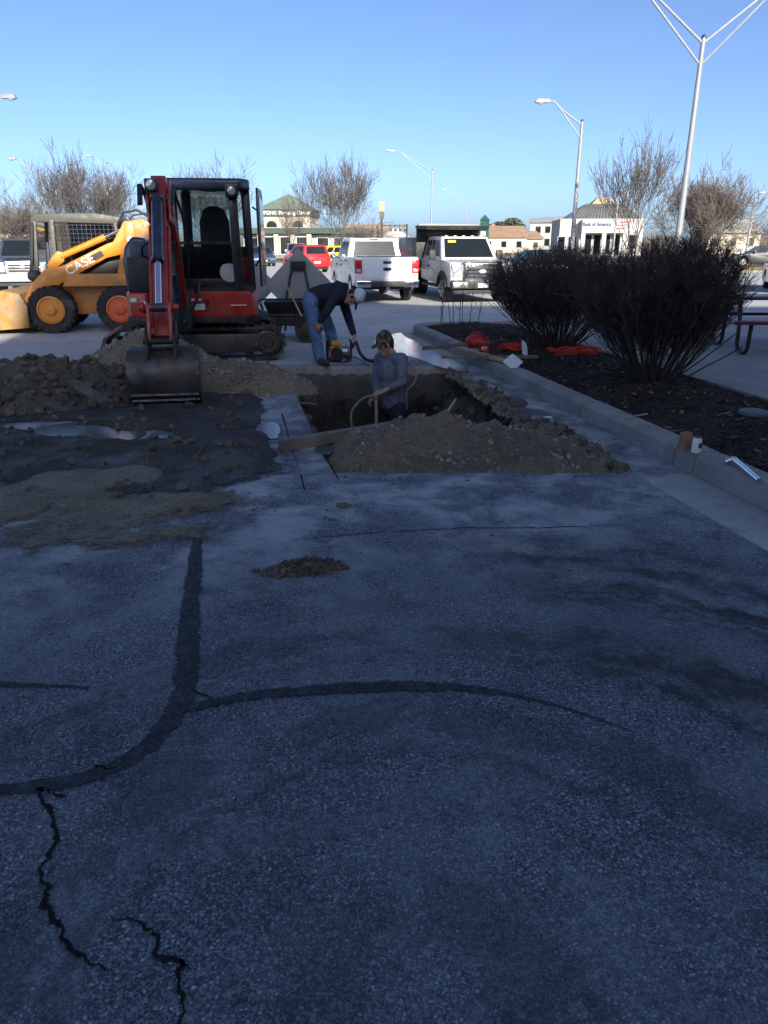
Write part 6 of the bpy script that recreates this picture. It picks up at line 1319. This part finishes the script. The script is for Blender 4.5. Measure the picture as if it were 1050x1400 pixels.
# twiggy shrubs in the planting bed, sheared to a rounded outline
def shrub(label, x, y, H, Wd, seed, nst):
    rng = np.random.default_rng(seed); t_ = thing('bare_shrub', label, 'shrub', (x, y, .1)); main = []; tw = []
    ph = rng.uniform(0, 6.28, 4)
    def inside(p):
        a = math.atan2(p[1], p[0]); f = 1+.07*math.sin(3*a+ph[0])+.05*math.sin(5*a+ph[1]); zz = p[2]/H
        rad = math.hypot(p[0], p[1])/(Wd/2*f)
        lim = (.10+.95*min(1, zz/.62)**.85) if zz < .62 else math.sqrt(max(0, 1.10-((zz-.62)/.40)**2.6))
        return rad < lim*rng.uniform(.93,1.08) and zz < 1.0*rng.uniform(.95,1.05)
    def twigf(p, d, L, r, lvl):
        n = 4; pts = [p]; dd = d.copy()
        for i in range(n):
            dd = dd + rng.normal(0,.11 if lvl else .07,3) + np.array([0,0,.05]); dd /= np.linalg.norm(dd); q = pts[-1]+dd*L/n
            if not inside(q) and lvl > 0: break
            pts.append(q)
        k = len(pts)
        if k < 2: return
        (main if lvl == 0 else tw).append((np.array(pts), np.linspace(r, r*.6, k)))
        if lvl >= 3: return
        for c in range((9,6,3)[lvl]):
            u = rng.uniform(.30,1) if lvl == 0 else rng.uniform(.1,1); i = min(int(u*(k-1)), k-2); q = pts[i] + (pts[i+1]-pts[i])*(u*(k-1)-i)
            nd = dd + rng.normal(0,1,3)*(.38,.55,.6)[lvl] + np.array([0,0,.12]); nd /= np.linalg.norm(nd)
            twigf(q, nd, (H*.36,H*.20,H*.11)[lvl]*rng.uniform(.6,1.1), (.0042,.0030,.0022)[lvl], lvl+1)
    for s in range(nst):
        a = rng.uniform(0, 2*np.pi); t = math.sqrt(rng.uniform(0,1)); tilt = t*.98; o = np.array([math.cos(a)*.16*t, math.sin(a)*.16*t, -.02])
        d = np.array([math.cos(a)*math.sin(tilt), math.sin(a)*math.sin(tilt), math.cos(tilt)])
        lim = min(H*.80/max(.3,math.cos(tilt)), Wd*.5/max(.2,math.sin(tilt)))*rng.uniform(.72,.96); twigf(o, d, lim, rng.uniform(.005,.011), 0)
    polylines_mesh('stems', main, M['shrub'], t_, 5); polylines_mesh('twigs', tw, M['shrub'], t_, 3); return t_
shrub('tall dark bare shrub with dense upright twigs nearest the patio', 4.52, 7.55, 1.62, 1.78, 31, 110)
shrub('wide dark bare shrub spreading over the red netting', 4.58, 10.35, 1.5, 2.2, 32, 110)
# thin young stems at the far corner of the bed
q = gp(625, 456, .1); t_ = thing('sapling_stems', 'loose clump of thin bare stems at the far corner of the bed', 'plant', (q.x, q.y, .1))
rng = np.random.default_rng(6)
for k in range(8):
    x = (k-3.5)*.085; pts = [np.array([x,rng.normal(0,.06),-.02])]; dd = np.array([x*.35+rng.normal(0,.06),rng.normal(0,.08),1.0])
    for i in range(5): dd = dd + rng.normal(0,.07,3); pts.append(pts[-1]+dd/np.linalg.norm(dd)*rng.uniform(.16,.24))
    ls = [(pts, np.linspace(.009,.003,6))]
    for c in range(5):
        b = pts[rng.integers(2,6)]; d2 = dd + rng.normal(0,.5,3); d2 /= np.linalg.norm(d2); ls.append(([b, b+d2*.12, b+d2*.26+np.array([0,0,.03])], [.004,.003,.002]))
    polylines_mesh('stem', ls, M['shrub'], t_, 5)
# ================================================================== LAMP POSTS
def lamp_post(label, px, py, D, arms, r0=.10, head=.6, name='street_lamp', group=None, rise=1.0, reach=2.6):
    b = at(px, py, D); H = b.z; b.z = 0; t_ = thing(name, label, 'lamp post', b, -YAW, group)
    a = MB(); a.tube([(0,0,0),(0,0,H*.5),(0,0,H)], [r0, r0*.78, r0*.55], 12); a.build('pole', M['pole_white'], t_)
    a = MB(); a.lathe([(r0*.6,0),(r0*.6,.05),(0,.12)], (0,0,H), (0,0,1), 12); a.build('pole_cap', M['steel_dark'], t_)
    a = MB(); a.lathe([(r0*2.2,0),(r0*2.2,.06),(r0*1.2,.1)], (0,0,0), (0,0,1), 12); a.build('base_plate', M['pole_white'], t_)
    for s in arms:
        e = Vector((s*reach,0,H+rise))
        a = MB(); a.tube([(0,0,H-.15),(s*reach*.6,0,H-.15+rise*.72),(s*reach*.82,0,H+rise*.92),e], r0*.32, 8); ar_ = a.build('arm', M['pole_white'], t_)
        a = MB(); a.tube([(0,0,H-.75),(s*reach*.66,0,H+rise*.62),(s*reach*.82,0,H+rise*.90)], r0*.28, 8); a.build('brace', M['pole_white'], ar_)
        a = MB(); a.tube([(s*reach*.38,0,H-.15+rise*.44),(s*reach*.38,0,H-.75+(rise+.75)*.55)], r0*.2, 6); a.build('strut', M['pole_white'], ar_)
        a = MB(); a.hexa([(e.x-s*.05,-.14,e.z-.10),(e.x+s*head,-.16,e.z-.10),(e.x+s*head,.16,e.z-.10),(e.x-s*.05,.14,e.z-.10)],[(e.x-s*.05,-.08,e.z+.07),(e.x+s*head*.85,-.1,e.z+.08),(e.x+s*head*.85,.1,e.z+.08),(e.x-s*.05,.08,e.z+.07)]); hd = a.build('lamp_head', M['pole_white'], t_, bevel=.03)
        a = MB(); a.ball((e.x+s*head*.6,0,e.z-.10), .13, 12, 6, (1.3,1,.6)); a.build('lens', M['glass_lamp'], hd)
    return t_
lamp_post('tall white lamp post with two raised arms behind the dense shrub', 962, 52, 27, (-1,1), .125, .7, rise=1.8, reach=2.8)
lamp_post('white single-arm lamp post in front of the bank', 796, 166, 40, (-1,), .13, .65, rise=.9, reach=1.7)
lamp_post('slim single-arm lamp post behind the dump truck bed', 591, 233, 76, (-1,), .11, .75, rise=1.7, reach=3.6)
lamp_post('tiny far single-arm lamp post right of the dump truck', 637, 273, 135, (-1,), .12, .7, rise=1.6, reach=3.4)
lamp_post('leaning far street light beside the tiny far lamp post', 641, 289, 150, (1,), .12, .4, rise=1.2, reach=1.2)
lamp_post('white lamp post with short arm standing on the dry verge', 1033, 264, 78, (1,), .13, .5, rise=.1, reach=.35)
lamp_post('thin lamp post half hidden behind the slender bare tree', 846, 264, 88, (1,), .12, .55, rise=.1, reach=.35)
lamp_post('white lamp post whose head reaches in over the grey pickup', -74, 160, 36, (1,), .11, .6, rise=.8, reach=2.6)
lamp_post('white lamp post with left-hand arm among the brown bare trees', 52, 234, 62, (-1,), .11, .55, rise=.9, reach=1.6)
lamp_post('white lamp post with its head just above the tall pale tree', 146, 224, 76, (-1,), .11, .5, rise=.7, reach=1.4)
# ================================================================== STREET SIGNS AND SIGNALS
p = at(522, 345, 120); p.z = 0; t_ = thing('pole_sign', 'tall slim yellow pole sign beyond the round bare tree', 'sign', p, -YAW)
a = MB(); a.tube([(0,0,0),(0,0,5.2)], .12, 8); a.build('pole', M['steel_dark'], t_); a = MB(); a.b2(-.35,.35,-.3,.3,5.0,6.0); a.build('lower_box', M['cab_grey'], t_); a = MB(); a.b2(-.42,.42,-.35,.35,6.0,7.4); a.build('upper_box', M['tan_roof'], t_, bevel=.05)
p = at(661, 345, 112); p.z = 0; t_ = thing('sign_tower', 'green clock-like sign tower standing above the brown roofs', 'sign', p, -YAW-25)
a = MB(); a.b2(-.5,.5,-.5,.5,0,4.6); a.build('shaft', M['sign_green'], t_); a = MB(); a.hexa([(-.6,-.6,4.6),(.6,-.6,4.6),(.6,.6,4.6),(-.6,.6,4.6)],[(-.05,-.05,5.3),(.05,-.05,5.3),(.05,.05,5.3),(-.05,.05,5.3)]); a.build('cap', M['sign_green'], t_, smooth=False)
for z in (3.4,2.6): a = MB(); a.b2(-.35,.35,-.53,-.48,z,z+.5); a.build('panel', M['decal_white'] if z < 3 else M['green_band'], t_)
p = at(556, 345, 125); p.z = 0; t_ = thing('traffic_signal', 'mast arm with a row of dark traffic signal heads', 'traffic signal', p, -YAW)
a = MB(); a.tube([(0,0,0),(0,0,4.4)], .12, 8); a.build('mast', M['steel_dark'], t_); a = MB(); a.tube([(0,0,4.1),(-4.0,0,4.2)], .06, 8); a.build('mast_arm', M['steel_dark'], t_)
for k in range(4): x = -.3-k*.75; a = MB(); a.b2(x-.18,x+.18,-.15,.1,3.3,4.35); hd = a.build('signal_head', M['decal_black'], t_, bevel=.03); a = MB(); a.lathe([(.1,0),(.1,.05)], (x,-.15,3.82), (0,-1,0), 10); a.build('lamp', M['amber'], hd)
p = at(517, 345, 118); p.z = 0; t_ = thing('traffic_signal', 'single dark signal head left of the yellow pole sign', 'traffic signal', p, -YAW)
a = MB(); a.tube([(0,0,0),(0,0,3.2)], .09, 8); a.build('mast', M['steel_dark'], t_); a = MB(); a.b2(-.2,.2,-.15,.1,2.9,4.0); a.build('signal_head', M['decal_black'], t_, bevel=.03)
# ================================================================== group phrases for the repeats
_G = {'street_lamp':'lamp posts round the parking lot', 'bare_tree':'bare trees round the lot', 'evergreen_tree':'evergreens on the skyline', 'house':'houses beyond the road',
      'sedan':'cars parked round the lot', 'suv':'cars parked round the lot', 'hatchback':'cars parked round the lot', 'compact_car':'cars parked round the lot', 'pickup_truck':'pickups parked round the works',
      'hose':'hoses round the pit', 'suction_hose':'hoses round the pit', 'plank':'loose timber on the planting bed', 'bare_shrub':'bare shrubs in the planting bed', 'road_sign':'road signs behind the works',
      'safety_netting':'netting in the planting bed', 'paper_sheet':'paper along the kerb', 'traffic_signal':'traffic signals down the road', 'person':'workers at the pit'}
for o in C.objects:
    if o.parent is None and 'label' in o and o.name.split('.')[0] in _G: o['group'] = _G[o.name.split('.')[0]]
